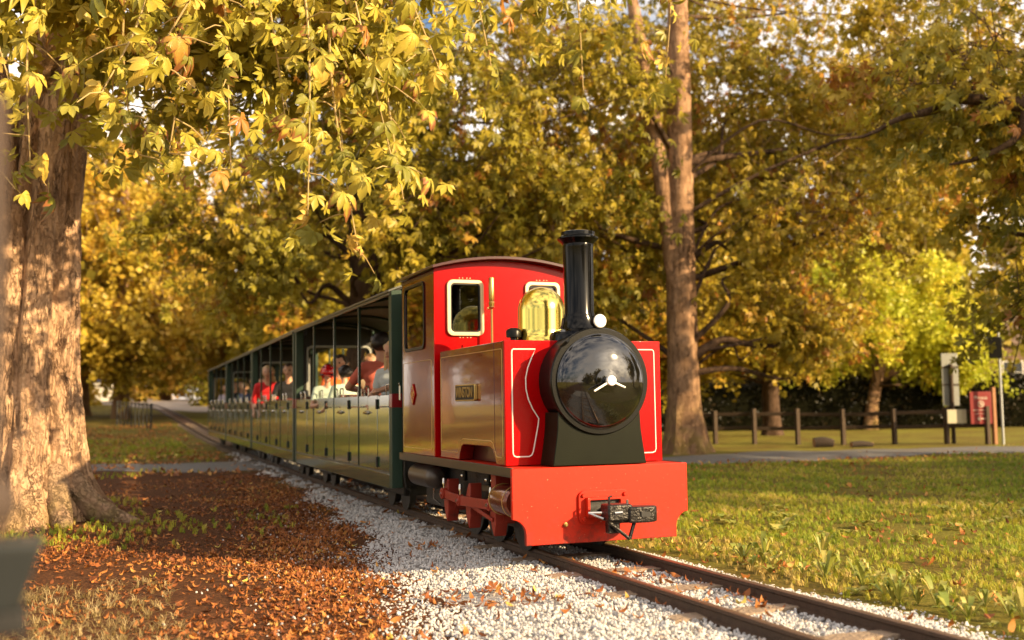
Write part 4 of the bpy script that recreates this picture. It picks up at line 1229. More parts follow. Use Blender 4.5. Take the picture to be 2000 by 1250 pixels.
def blob_mesh(name, prims, voxel, M, smooth_it=4):
    """union of capsules as one continuous skin; each face takes the material of the nearest capsule"""
    mb = MB()
    for (a, b, ra, rb, mat) in prims: mb.add(*capsule(a, b, ra, rb))
    me = mb.mesh(name)
    o = bpy.data.objects.new(name, me); COL.objects.link(o)
    md = o.modifiers.new('skin', 'REMESH'); md.mode = 'VOXEL'; md.voxel_size = voxel
    sm = o.modifiers.new('smooth', 'SMOOTH'); sm.factor = .5; sm.iterations = smooth_it
    dg = bpy.context.evaluated_depsgraph_get()
    m2 = bpy.data.meshes.new_from_object(o.evaluated_get(dg))
    bpy.data.objects.remove(o); bpy.data.meshes.remove(me)
    m2.name = name
    names = []
    for q in prims:
        if q[4] not in names: names.append(q[4])
    m2.materials.clear()
    for q in names: m2.materials.append(MATS[q])
    n = len(m2.polygons)
    c = np.zeros(n * 3, np.float32); m2.polygons.foreach_get('center', c); c = c.reshape(-1, 3)
    best = np.full(n, 1e9); idx = np.zeros(n, np.int32)
    for (a, b, ra, rb, mat) in prims:
        A_, B_ = np.array(a, float), np.array(b, float); d = B_ - A_
        t = np.clip(((c - A_) @ d) / max(d @ d, 1e-9), 0, 1)
        dist = np.linalg.norm(c - (A_ + t[:, None] * d), axis=1) - (ra + (rb - ra) * t)
        k = dist < best; best[k] = dist[k]; idx[k] = names.index(mat)
    m2.polygons.foreach_set('material_index', idx)
    m2.polygons.foreach_set('use_smooth', np.ones(n, bool))
    m2.transform(M)
    return m2

def person(label, pos, rz, top, skin='skin_light', hair='hair_brown', hair_style='short', legs='cloth_denim', k=1.0, lean=(0, 0), head_turn=0.0,
           arms=None, sleeve=0.45, voxel=.016, helmet=False, glasses=False, cap=False, vest=None, head_tilt=0.0, group='passengers in the carriages'):
    """seated figure: origin on the seat, facing +y before the turn; arms = [(elbow, hand)] for left (-x) and right (+x)"""
    lx, ly = lean
    S = lambda x, y, z: Vector((x + lx * max(0, z), y + ly * max(0, z), z))
    pr = []
    def c(a, b, ra, rb, m): pr.append((a, b, ra, rb, m))
    c(S(-.07, 0, .09), S(.07, 0, .09), .115, .115, legs)
    c(S(-.045, .01, .20), S(.045, .01, .20), .115, .115, top)
    c(S(-.05, .0, .34), S(.05, .0, .34), .118, .118, top)
    c(S(-.085, -.01, .45), S(.085, -.01, .45), .105, .105, top)
    c(S(-.15, -.01, .535), S(.15, -.01, .535), .066, .066, top)
    c(S(0, 0, .56), S(0, .015, .66), .056, .052, skin)
    for s, (el, hd) in zip((-1, 1), arms or (((-.26, .06, .28), (-.20, .30, .20)), ((.26, .06, .28), (.20, .30, .20)))):
        sh = S(s * .185, -.01, .53); el, hd = Vector(el), Vector(hd)
        mid = sh.lerp(el, sleeve / .5 * .5 + .12 if sleeve < .9 else 1.0)
        c(sh, mid, .062, .056, top)
        c(mid, el, .048, .041, skin if sleeve < 1.2 else top)
        c(el, hd, .042, .030, skin if sleeve < 1.5 else top)
        d = (hd - el).normalized()
        side = d.cross(Vector((0, 0, 1))); side = side.normalized() if side.length > .05 else Vector((1, 0, 0))
        up = side.cross(d)
        palm = hd + d * .05
        c(hd, palm, .030, .034, skin)
        for f, ln in ((-1.5, .058), (-.5, .070), (.5, .066), (1.5, .050)):
            b0 = palm + side * f * .017 + d * .02
            k1 = b0 + d * ln * .55
            c(b0, k1, .0115, .010, skin); c(k1, k1 + (d * .6 - up * .8).normalized() * ln * .55, .010, .008, skin)
        tb = hd + side * .030 * s + d * .02
        c(tb, tb + (d * .8 + side * .5 * s).normalized() * .05, .013, .010, skin)
    ahead = 0.0 if math.cos(rz) > 0 else math.pi
    LT = Matrix.Rotation(ahead - rz, 3, 'Z')              # legs point along the carriage however the body turns
    for s in (-1, 1):
        kn = LT @ Vector((s * .10, .40, .08)); an = LT @ Vector((s * .10, .40, -.30))
        c(LT @ Vector((s * .08, .05, .08)), kn, .085, .062, legs); c(kn, an, .060, .042, legs)
        c(an + LT @ Vector((0, -.02, -.04)), an + LT @ Vector((0, .12, -.06)), .042, .034, 'cloth_black')
    # head about its own pivot
    hp = S(0, .02, .67)
    H = Matrix.Translation(hp) @ Matrix.Rotation(head_turn, 4, 'Z') @ Matrix.Rotation(head_tilt, 4, 'X')
    h = lambda x, y, z: H @ Vector((x, y, z))
    c(h(0, -.012, .125), h(0, -.012, .125), .098, .098, skin)
    c(h(0, .020, .060), h(0, .020, .105), .062, .080, skin)
    c(h(0, .048, .025), h(0, .045, .040), .038, .045, skin)
    c(h(0, .098, .098), h(0, .112, .070), .012, .016, skin)
    for s in (-1, 1): c(h(s * .090, -.005, .095), h(s * .094, -.012, .065), .014, .011, skin)
    M = Matrix.Translation(pos) @ Matrix.Rotation(rz, 4, 'Z') @ Matrix.Scale(k, 4)
    root = thing('person', label, 'person', pos, rz, group=group)
    def give(me, nm):
        o = bpy.data.objects.new(nm, me); COL.objects.link(o); adopt(o, root); return o
    give(blob_mesh('body', pr, voxel, M), 'body')
    # eyes and mouth
    for s in (-1, 1):
        mb = MB(); mb.add(*capsule(M @ h(s * .034, .078, .110), M @ h(s * .034 + s * .004, .078, .110), .013 * k, .012 * k))
        mb.build('eye', 'eye_dark', root)
    MB().add(*capsule(M @ h(-.020, .083, .040), M @ h(.020, .083, .040), .0075 * k, .0075 * k)).build('mouth', 'lip', root)
    # hair
    hr = []
    def hc(a, b, ra, rb): hr.append((a, b, ra, rb, hair))
    if hair_style != 'none':
        hc(h(0, -.032, .140), h(0, -.032, .140), .097, .097)
        hc(h(-.04, -.045, .11), h(.04, -.045, .11), .080, .080)
        hc(h(0, .030, .178), h(0, .0, .185), .045, .052)
        for s in (-1, 1): hc(h(s * .075, .005, .16), h(s * .085, -.03, .09), .035, .030)
    if hair_style == 'long':
        for s in (-1, 1):
            hc(h(s * .075, -.02, .14), h(s * .085, -.03, -.02), .036, .040); hc(h(s * .085, -.03, -.02), h(s * .09, .0, -.17), .040, .022)
        hc(h(0, -.08, .10), h(0, -.09, -.14), .070, .050)
    if hair_style == 'flow':
        hc(h(0, -.08, .13), h(-.05, -.22, -.02), .070, .055); hc(h(-.05, -.22, -.02), h(-.10, -.36, -.20), .055, .02)
        hc(h(.06, -.05, .12), h(.03, -.16, -.06), .04, .03)
    if hair_style == 'curly':
        for q in range(26):
            a1, a2 = random.uniform(0, 6.28), random.uniform(-.2, 1.4)
            v = Vector((math.cos(a1) * math.cos(a2), math.sin(a1) * math.cos(a2) - .25, math.sin(a2)))
            hc(h(*(v * .100 + Vector((0, -.02, .13)))), h(*(v * .105 + Vector((0, -.02, .13)))), .032, .030)
    if hr: give(blob_mesh('hair', hr, .014, M, 2), 'hair')
    if helmet:
        hh = [(h(0, -.015, .150), h(0, -.015, .150), .128, .128, 'helmet_red'), (h(0, -.10, .135), h(0, .09, .150), .085, .085, 'helmet_red'), (h(0, -.02, .205), h(0, .02, .20), .09, .085, 'helmet_red')]
        ho = give(blob_mesh('helmet', hh, .014, M, 3), 'helmet')
        for s in (-1, 0, 1):
            for dy in (-.06, .05):
                mb = MB().add(*capsule(M @ h(s * .065, dy - .025, .268 - abs(s) * .035), M @ h(s * .062, dy + .03, .272 - abs(s) * .035), .016 * k, .013 * k)); sub(mb.build('vent', 'helmet_dark', None), ho)
        band = [M @ h(.132 * math.cos(t), -.012 + .150 * math.sin(t), .105) for t in np.linspace(0, 6.28, 17)[:-1]]
        sub(MB().tube(band, .014 * k, 6, closed=True).build('rim', 'helmet_dark', None), ho)
        for s in (-1, 1):
            sub(MB().tube([M @ h(s * .10, .04, .10), M @ h(s * .07, .05, .02), M @ h(0, .045, -.02)], .007 * k, 5).build('chin_strap', 'helmet_red', None), ho)
    if glasses:
        mb = MB()
        for s in (-1, 1): mb.add(*capsule(M @ h(s * .030, .062, .212), M @ h(s * .055, .052, .205), .020 * k, .020 * k))
        mb.tube([M @ h(-.085, -.05, .17), M @ h(-.075, .05, .205), M @ h(0, .07, .215), M @ h(.075, .05, .205), M @ h(.085, -.05, .17)], .006 * k, 5)
        mb.build('sunglasses', 'helmet_dark', root)
    if cap:
        cc = [(h(0, -.02, .175), h(0, .0, .180), .100, .098, 'cloth_black'), (h(-.04, .09, .165), h(.04, .09, .165), .030, .030, 'cloth_black'), (h(-.03, .15, .158), h(.03, .15, .158), .022, .022, 'cloth_black')]
        give(blob_mesh('cap', cc, .014, M, 2), 'cap')
    if vest:
        vv = [(S(s * .085, .075, .52), S(s * .10, .085, .22), .05, .055, vest) for s in (-1, 1)] + [(S(s * .085, .0, .575), S(s * .085, .075, .52), .045, .05, vest) for s in (-1, 1)]
        give(blob_mesh('jacket', vv, .016, M, 2), 'jacket')
    return root

PI = math.pi
SEAT = .90
def build_people():
    # driver in the cab, facing the line ahead
    person('driver in dark clothes and peaked cap behind the cab window', Vector((-.33, 2.70, 1.06)), PI, 'cloth_black', hair='hair_dark', cap=True, k=1.0, head_turn=.5, group='train crew')
    # first carriage
    person('broad man in salmon T-shirt with his back turned and elbow on the door', in_car(0, -.36, 1.72, SEAT + .03), .10, 'cloth_salmon', 'skin_tan', 'hair_dark', k=1.14, sleeve=.5, lean=(0, -.04),
           arms=(((-.27, .22, .34), (-.05, .40, .30)), ((.28, .10, .26), (.15, .35, .2))), voxel=.014)
    person('passenger in pale blue T-shirt reaching an arm over the carriage door', in_car(0, -.33, 1.10, SEAT + .02), 2.27, 'cloth_greyblue', 'skin_light', 'hair_blonde', 'long', k=1.0, sleeve=.4,
           lean=(0, .10), arms=(((-.19, .24, .40), (-.06, .42, .335)), ((.26, .06, .28), (.20, .20, .20))), voxel=.012)
    person('brown-haired woman with sunglasses on her head and an orange top', in_car(0, -.22, 4.72, SEAT), PI - .25, 'cloth_orange', 'skin_light', 'hair_brown', 'long', k=1.04, glasses=True, head_turn=-.45)
    person('small child wearing a red cycle helmet at the carriage door', in_car(0, -.48, 4.28, SEAT - .02), PI - .3, 'cloth_mint', 'skin_light', 'hair_fair', 'none', k=.84, helmet=True,
           arms=(((-.24, .12, .26), (-.10, .28, .30)), ((.24, .10, .26), (.12, .30, .28))))
    person('dark-haired child in a mint top beside the man in salmon', in_car(0, -.42, 3.42, SEAT - .02), .3, 'cloth_mint', 'skin_light', 'hair_dark', 'short', k=.84)
    person('half hidden passenger in brown behind the woman in orange', in_car(0, .25, 4.80, SEAT), PI, 'cloth_khaki', 'skin_tan', 'hair_fair', 'short', k=1.06)
    # second carriage
    person('man in a black T-shirt looking out of the second carriage', in_car(1, -.24, 3.55, SEAT), PI - .4, 'cloth_black', 'skin_light', 'hair_brown', 'short', k=1.12)
    person('long-haired blonde woman in a red top leaning towards the open side', in_car(1, -.44, 4.80, SEAT + .02), PI - .3, 'cloth_red', 'skin_light', 'hair_blonde', 'flow', k=1.10, lean=(.0, .28), sleeve=1.6)
    person('child leaning out with an arm hanging down over the second carriage door', in_car(1, -.46, 5.38, SEAT), PI / 2 + .9, 'cloth_mint', 'skin_light', 'hair_fair', 'short', k=.88, sleeve=.5, lean=(0, .10),
           arms=(((-.20, .20, .30), (-.12, .36, .20)), ((.15, .29, .42), (.04, .40, .10))))
    # third and fourth carriages
    person('curly blond child peering out of the third carriage', in_car(2, -.34, 4.40, SEAT + .02), PI - .4, 'cloth_navy', 'skin_light', 'hair_blonde', 'curly', k=.86)
    person('adult with dark hair in olive in the third carriage', in_car(2, -.05, 5.20, SEAT), PI - .2, 'cloth_olive', 'skin_tan', 'hair_dark', 'short', k=1.10)
    person('fair-haired passenger with raised arm in the rear carriage', in_car(3, .0, 2.40, SEAT), PI - .3, 'cloth_black', 'skin_light', 'hair_fair', 'long', k=1.05,
           arms=(((-.34, .12, .52), (-.15, .10, .76)), ((.26, .06, .28), (.20, .30, .20))))
    person('passenger in pale lilac resting arms on the rear carriage door', in_car(3, -.30, 4.0, SEAT), PI / 2 + .9, 'cloth_lilac', 'skin_light', 'hair_brown', 'short', k=.98, sleeve=1.6)
    person('passenger in an orange jacket at the back of the rear carriage', in_car(3, .12, 5.2, SEAT), PI, 'cloth_orange', 'skin_light', 'hair_dark', 'short', k=1.12, sleeve=1.6)
build_people()

# ------------------------------------------------------------------ leaves
def leaflet_rows(n_leaf, angs, lens, st, wid, droop, seed, fold=.20):
    """hand-shaped leaf with modelled leaflets: vertices, faces, tip attribute"""
    r = random.Random(seed)
    V, F, T = [], [], []
    for a, L in zip(angs, lens):
        a += r.uniform(-7, 7); L *= r.uniform(.86, 1.1); dr = droop * r.uniform(.4, 1.5); tw = r.uniform(-.4, .4); wv = r.uniform(.85, 1.12)
        o = len(V); ca, sa = math.cos(R(a)), math.sin(R(a))
        for i, (t, w) in enumerate(zip(st, wid)):
            rad = L * t
            z = -dr * (t ** 2) * L + .10 * L * math.sin(t * 3.1) * .6
            for s in (-1, 0, 1):
                jag = 1 + ((.075 if i % 2 else -.075) + r.uniform(-.07, .07) if 0 < i < len(st) - 1 else 0)
                x0, y0 = s * w * L * wv * jag, rad
                zz = z + (fold * w * 2.2 * L if s else 0) + s * tw * w * L * .8 + (r.uniform(-.02, .02) * L if s else 0)
                V.append((x0 * ca + y0 * sa, y0 * ca - x0 * sa, zz)); T.append(t if s else t * .72)
        for i in range(len(st) - 1):
            for s in (0, 1):
                q = o + i * 3 + s
                F.append((q, q + 1, q + 4, q + 3))
    return V, F, T

NEAR_ST = (0.0, .10, .20, .30, .40, .50, .60, .68, .76, .83, .90, .95, 1.0)
NEAR_W = (.016, .044, .080, .120, .160, .200, .232, .248, .240, .205, .140, .07, .004)
def near_leaf_meshes():
    out = []
    for k in range(8):
        n = 7 if k % 2 else 5
        angs = [-118, -76, -38, 0, 38, 76, 118] if n == 7 else [-84, -42, 0, 42, 84]
        lens = [.50, .76, .93, 1.0, .93, .76, .50] if n == 7 else [.66, .92, 1.0, .92, .66]
        V, F, T = leaflet_rows(n, angs, lens, NEAR_ST, NEAR_W, (.35, .75, .5, .95, .6, 1.1, .3, .8)[k], k)
        # petiole reaching back to the twig
        me = bpy.data.meshes.new('leaf')
        o = len(V); pl = .75
        for i in range(4):
            y = -pl * i / 3; z = .16 * (i / 3) ** 1.5
            for (dx, dz) in ((-.012, 0), (.012, 0), (0, .02)):
                V.append((dx, y, z + dz)); T.append(0.0)
        for i in range(3):
            for j in range(3):
                F.append((o + i * 3 + j, o + i * 3 + (j + 1) % 3, o + (i + 1) * 3 + (j + 1) % 3, o + (i + 1) * 3 + j))
        me.from_pydata(V, [], F)
        at = me.attributes.new('tip', 'FLOAT', 'POINT'); at.data.foreach_set('value', T)
        me.materials.append(MATS['leaf_near'])
        me.polygons.foreach_set('use_smooth', [True] * len(me.polygons))
        out.append(me)
    return out

def tmpl_palm(n=5, seed=1, droop=.5):
    """light hand-shaped leaf: two folded triangles a leaflet"""
    r = random.Random(seed)
    angs = {5: (-88, -44, 0, 44, 88), 7: (-120, -78, -38, 0, 38, 78, 120), 3: (-60, 0, 60)}[n]
    V = [(0, 0, 0)]; F = []
    for a in angs:
        a += r.uniform(-8, 8); L = (1 - abs(a) / 260) * r.uniform(.9, 1.1); ca, sa = math.cos(R(a)), math.sin(R(a)); d = droop * r.uniform(.5, 1.4)
        def q(x, y, z): return (x * ca + y * sa, y * ca - x * sa, z)
        o = len(V); w = .215 if n > 3 else .26
        V += [q(-w * L, .62 * L, .02 - d * .35 * L), q(0, L, -d * .9 * L), q(w * L, .62 * L, .02 - d * .35 * L)]
        F += [(0, o, o + 1), (0, o + 1, o + 2)]
    return np.array(V), np.array(F)

def tmpl_tuft(seed=3, n=4):
    """a few simple leaves on a twig end, for trees far away"""
    r = random.Random(seed); V, F = [], []
    for i in range(n):
        c = Vector((r.uniform(-.6, .6), r.uniform(-.6, .6), r.uniform(-.35, .35)))
        d = Vector((r.gauss(0, 1), r.gauss(0, 1), r.gauss(0, .5) - .3)).normalized(); u = d.orthogonal().normalized()
        u = (Matrix.Rotation(r.uniform(0, 6.28), 3, d) @ u)
        L, w = r.uniform(.45, .7), r.uniform(.17, .26)
        o = len(V); V += [tuple(c - d * L * .5), tuple(c + u * w), tuple(c + d * L * .5), tuple(c - u * w)]
        F += [(o, o + 1, o + 2), (o, o + 2, o + 3)]
    return np.array(V), np.array(F)

TM_PALM = [tmpl_palm(5, 1, .45), tmpl_palm(7, 2, .6), tmpl_palm(5, 5, .9)]
TM_TUFT = [tmpl_tuft(3, 4), tmpl_tuft(8, 4), tmpl_tuft(12, 4)]
TM_SMALL = [tmpl_tuft(21, 5), tmpl_tuft(25, 5)]

CR = np.array([.933, -.359, 0]); CF = np.array([.359, .933, 0]); CU = np.array([0, 0, 1.])   # axes used to lay out crowns

def sprays(blobs, per, length, keep=None, hollow=2.4):
    """leafy twig ends spread through blobs: start, direction, tone"""
    P, Dv, T, Bi = [], [], [], []
    for bi, (c, r, n) in enumerate(blobs):
        c = np.array(c, float); r = np.array(r, float)
        d = unit(rng.normal(size=(n, 3))); q = rng.random(n) ** (1 / hollow)
        # bunch the twig ends so that the crown gets lumps and holes
        k = max(4, n // 9); cd = unit(rng.normal(size=(k, 3))) * (rng.random(k) ** (1 / hollow))[:, None]
        pick = rng.integers(0, k, n)
        loc = np.where((rng.random(n) < .72)[:, None], cd[pick] + rng.normal(0, .13, (n, 3)), d * q[:, None])
        p = c + loc * r
        o = unit(loc * r + rng.normal(0, .35, (n, 3)) * r.mean()); o[:, 2] -= rr(.0, .7, n); o = unit(o)
        P.append(p); Dv.append(o); T.append(np.clip(rng.normal(.45, .24, k)[pick] + rng.normal(0, .08, n), 0, 1)); Bi.append(np.full(n, bi))
    P, Dv, T, Bi = map(np.concatenate, (P, Dv, T, Bi))
    if keep is not None:
        m = keep(P); P, Dv, T, Bi = P[m], Dv[m], T[m], Bi[m]
    return P, Dv, T, Bi

def foliage(P, Dv, T, per, length, size, tmpls, droop=(.2, 1.2), jit=.14):
    n = len(P)
    s = rr(0, 1, (n, per))
    pos = P[:, None] + Dv[:, None] * (s[..., None] - .35) * length + rng.normal(0, jit * length, (n, per, 3))
    pos[..., 2] -= (s ** 2) * .25 * length
    hz = rng.normal(size=(n, per, 3)); hz[..., 2] *= .2
    ax = unit(hz) * .9 + Dv[:, None] * .5; ax[..., 2] -= rr(droop[0], droop[1], (n, per))
    nm = rng.normal(0, .55, (n, per, 3)); nm[..., 2] += .45; nm += Dv[:, None] * .3 + np.array([.632, -.775, .2]) * .45
    sz = size * rr(.62, 1.2, (n, per)); tone = np.clip(T[:, None] + rng.normal(0, .13, (n, per)), 0, 1)
    pos, ax, nm, sz, tone = pos.reshape(-1, 3), ax.reshape(-1, 3), nm.reshape(-1, 3), sz.ravel(), tone.ravel()
    w = rng.integers(0, len(tmpls), len(pos))
    VV, FF, RN = [], [], []; off = 0
    for k, (tv, tf) in enumerate(tmpls):
        m = w == k
        if not m.any(): continue
        V, F = bake(tv, tf, pos[m], ax[m], nm[m], sz[m])
        VV.append(V); FF.append(F + off); RN.append(np.repeat(tone[m], len(tv))); off += len(V)
    return np.concatenate(VV), np.concatenate(FF), np.concatenate(RN)

def twig_mesh(A_, B_, r0, r1):
    """three-sided twigs from A to B, sagging a little"""
    n = len(A_)
    M_ = (A_ + B_) / 2 + rng.normal(0, .06, (n, 3)) * np.linalg.norm(B_ - A_, axis=1)[:, None]
    t = unit(B_ - A_); u = unit(np.cross(t, rng.normal(size=(n, 3)))); w = np.cross(t, u)
    rows = []
    for p, r in ((A_, r0), (M_, (r0 + r1) / 2), (B_, r1)):
        for a in (0, 2.094, 4.189): rows.append(p + (u * math.cos(a) + w * math.sin(a)) * r)
    V = np.stack(rows, 1).reshape(-1, 3)
    f = []
    for i in (0, 1):
        for j in range(3): f.append((i * 3 + j, i * 3 + (j + 1) % 3, (i + 1) * 3 + (j + 1) % 3, (i + 1) * 3 + j))
    f = np.array(f); F = (f[None] + (np.arange(n) * 9)[:, None, None]).reshape(-1, 4)
    return V, F

def spline(pts, n):
    P = np.array(pts, float); t = np.linspace(0, len(P) - 1, n); i = np.clip(t.astype(int), 0, len(P) - 2); u = (t - i)[:, None]
    p0 = P[np.maximum(i - 1, 0)]; p1 = P[i]; p2 = P[i + 1]; p3 = P[np.minimum(i + 2, len(P) - 1)]
    return 0.5 * (2 * p1 + (p2 - p0) * u + (2 * p0 - 5 * p1 + 4 * p2 - p3) * u ** 2 + (3 * p1 - p0 - 3 * p2 + p3) * u ** 3)

def woody(path, n_ring=24, n_len=30, rough=.05, lobes=0, flare=0.0, flare_h=.5, seed=0, ridges=0.0, close_top=True, amp=.055, grooves=()):
    """tapered trunk or limb along (x,y,z,r) points with flutes, flare and bark relief"""
    S = spline(path, n_len); V = []
    rs = random.Random(seed)
    ph = [rs.uniform(0, 6.28) for _ in range(8)]
    x = None
    for i in range(n_len):
        p = Vector(S[i, :3]); t = Vector(S[min(i + 1, n_len - 1), :3] - S[max(i - 1, 0), :3]).normalized()
        if x is None: x = t.orthogonal().normalized() if abs(t.z) < .7 else Vector((1, 0, 0))
        x = (x - t * x.dot(t)).normalized(); y = t.cross(x)
        h = p.z - S[0, 2]
        fl = flare * math.exp(-max(0, h) / flare_h)
        for j in range(n_ring):
            a = 2 * math.pi * j / n_ring
            m = 1.0
            if lobes:
                lob = .5 + .5 * math.sin(lobes * a + ph[0] + .35 * h)
                lob2 = .5 + .5 * math.sin((lobes * 2 - 1) * a + ph[1] - .5 * h)
                m += (fl * (.45 + .9 * lob ** 1.6)) + amp * (lob ** .7) + amp * .7 * lob2 + amp * .35 * math.sin(11 * a + ph[2] + .3 * math.sin(h * 1.3))
            q = Vector((math.cos(a) * 2.2 + seed, math.sin(a) * 2.2, h * .8))
            m += rough * mnoise.noise(q * 1.3) * 1.5
            if ridges:
                qq = Vector((math.cos(a + h * .06) * 7.5 + seed, math.sin(a + h * .06) * 7.5, h * 1.5))
                rn = 1 - abs(mnoise.noise(qq))
                r2 = 1 - abs(mnoise.noise(qq * 2.3 + Vector((5, 1, 2))))
                m += ridges * (rn ** 3 * 1.0 - .6) + ridges * .5 * (r2 ** 2 - .6)
            for (ga, gw, gd, gt) in grooves:              # deep folds running down the bole
                da = (a - (ga + gt * h + .10 * math.sin(h * 1.1 + ga * 3)) + math.pi) % (2 * math.pi) - math.pi
                m -= gd * (1.0 + .5 * math.exp(-h / .8)) * math.exp(-(da / gw) ** 2)
            V.append(p + (x * math.cos(a) + y * math.sin(a)) * (S[i, 3] * m))
    F = []
    for i in range(n_len - 1):
        for j in range(n_ring):
            F.append((i * n_ring + j, i * n_ring + (j + 1) % n_ring, (i + 1) * n_ring + (j + 1) % n_ring, (i + 1) * n_ring + j))
    if close_top: F.append(tuple(range((n_len - 1) * n_ring, n_len * n_ring)))
    return V, F

def tree(name, label, base, trunk, blobs, leaf, bark='bark_brown', tmpls=TM_PALM, size=.2, per=14, length=1.0, stems=(), limbs=True, keep=None, seed=0,
         lobes=5, flare=.6, group=None, twig_r=.012, ring=20, nlimb=16, hollow=2.4, dark_stems=()):
    """tapered trunk with limbs into each crown blob, twigs and leaves; crown offsets are (right, away, up) from the base"""
    base = np.array(base, float); base[2] = float(ground_z(base[0], base[1])) if base[2] is None or np.isnan(base[2]) else base[2]
    W = lambda o: base + CR * o[0] + CF * o[1] + CU * o[2]
    root = thing(name, label, 'tree', tuple(base), group=group)
    mb = MB()
    tp = [tuple(W(q[:3])) + (q[3],) for q in trunk]
    mb.add(*woody(tp, ring, 40, .05, lobes, flare, .45, seed, ridges=.03))
    for st in stems: mb.add(*woody([tuple(W(q[:3])) + (q[3],) for q in st], max(10, ring - 6), 26, .05, 0, 0, 1, seed + 3, ridges=.02))
    lb = MB()
    for st in dark_stems: lb.add(*woody([tuple(W(q[:3])) + (q[3],) for q in st], 10, 26, .10, 0, 0, 1, seed + 5, ridges=.02))
    wb = [(W(c), r, n) for c, r, n in blobs]
    P, Dv, T, Bi = sprays(wb, per, length, keep=(lambda q: keep((q - base) @ CR, (q - base) @ CF, q[:, 2] - base[2])) if keep else None, hollow=hollow)
    if limbs:
        S = spline(tp, 40)
        for bi, (c, r, n) in enumerate(wb):
            ids = np.where(Bi == bi)[0]
            if not len(ids): continue
            for k in range(max(2, int(nlimb * n / sum(b[2] for b in blobs)))):
                e = P[rng.choice(ids)]
                hz = np.clip(e[2] - rr(.8, 3.2, 1)[0], base[2] + 1.8, S[-1, 2])
                s = S[np.argmin(abs(S[:, 2] - hz))]
                r0 = s[3] * rr(.12, .30, 1)[0]
                m1 = s[:3] * .70 + e * .30 + np.array([0, 0, rr(-.2, .7, 1)[0]]) + rng.normal(0, .28, 3)
                m2 = s[:3] * .35 + e * .65 + np.array([0, 0, rr(-.3, .5, 1)[0]]) + rng.normal(0, .35, 3)
                lb.add(*woody([tuple(s[:3]) + (r0,), tuple(m1) + (r0 * .68,), tuple(m2) + (r0 * .40,), tuple(e) + (.010,)], 7, 16, .12, 0, 0, 1, seed + k, close_top=False))
    t = mb.build('trunk', bark, root, smooth=60)
    if lb.v: lb.build('limbs', 'bark_dark', root, smooth=60)
    # twigs run from the nearest of a few inner points
    inner = P - Dv * length * rr(.7, 1.6, len(P))[:, None] + rng.normal(0, .1, (len(P), 3))
    V, F = twig_mesh(inner, P + Dv * length * .45, twig_r, twig_r * .35)
    np_obj('twigs', V, F, 'twig' if 'dark' not in bark else bark, root, kind='stuff')
    V, F, RN = foliage(P, Dv, T, per, length, size, tmpls)
    np_obj('crown', V, F, leaf, root, attrs={'rnd': RN}, kind='stuff')
    return root

def gz(x, y): return float(ground_z(x, y))

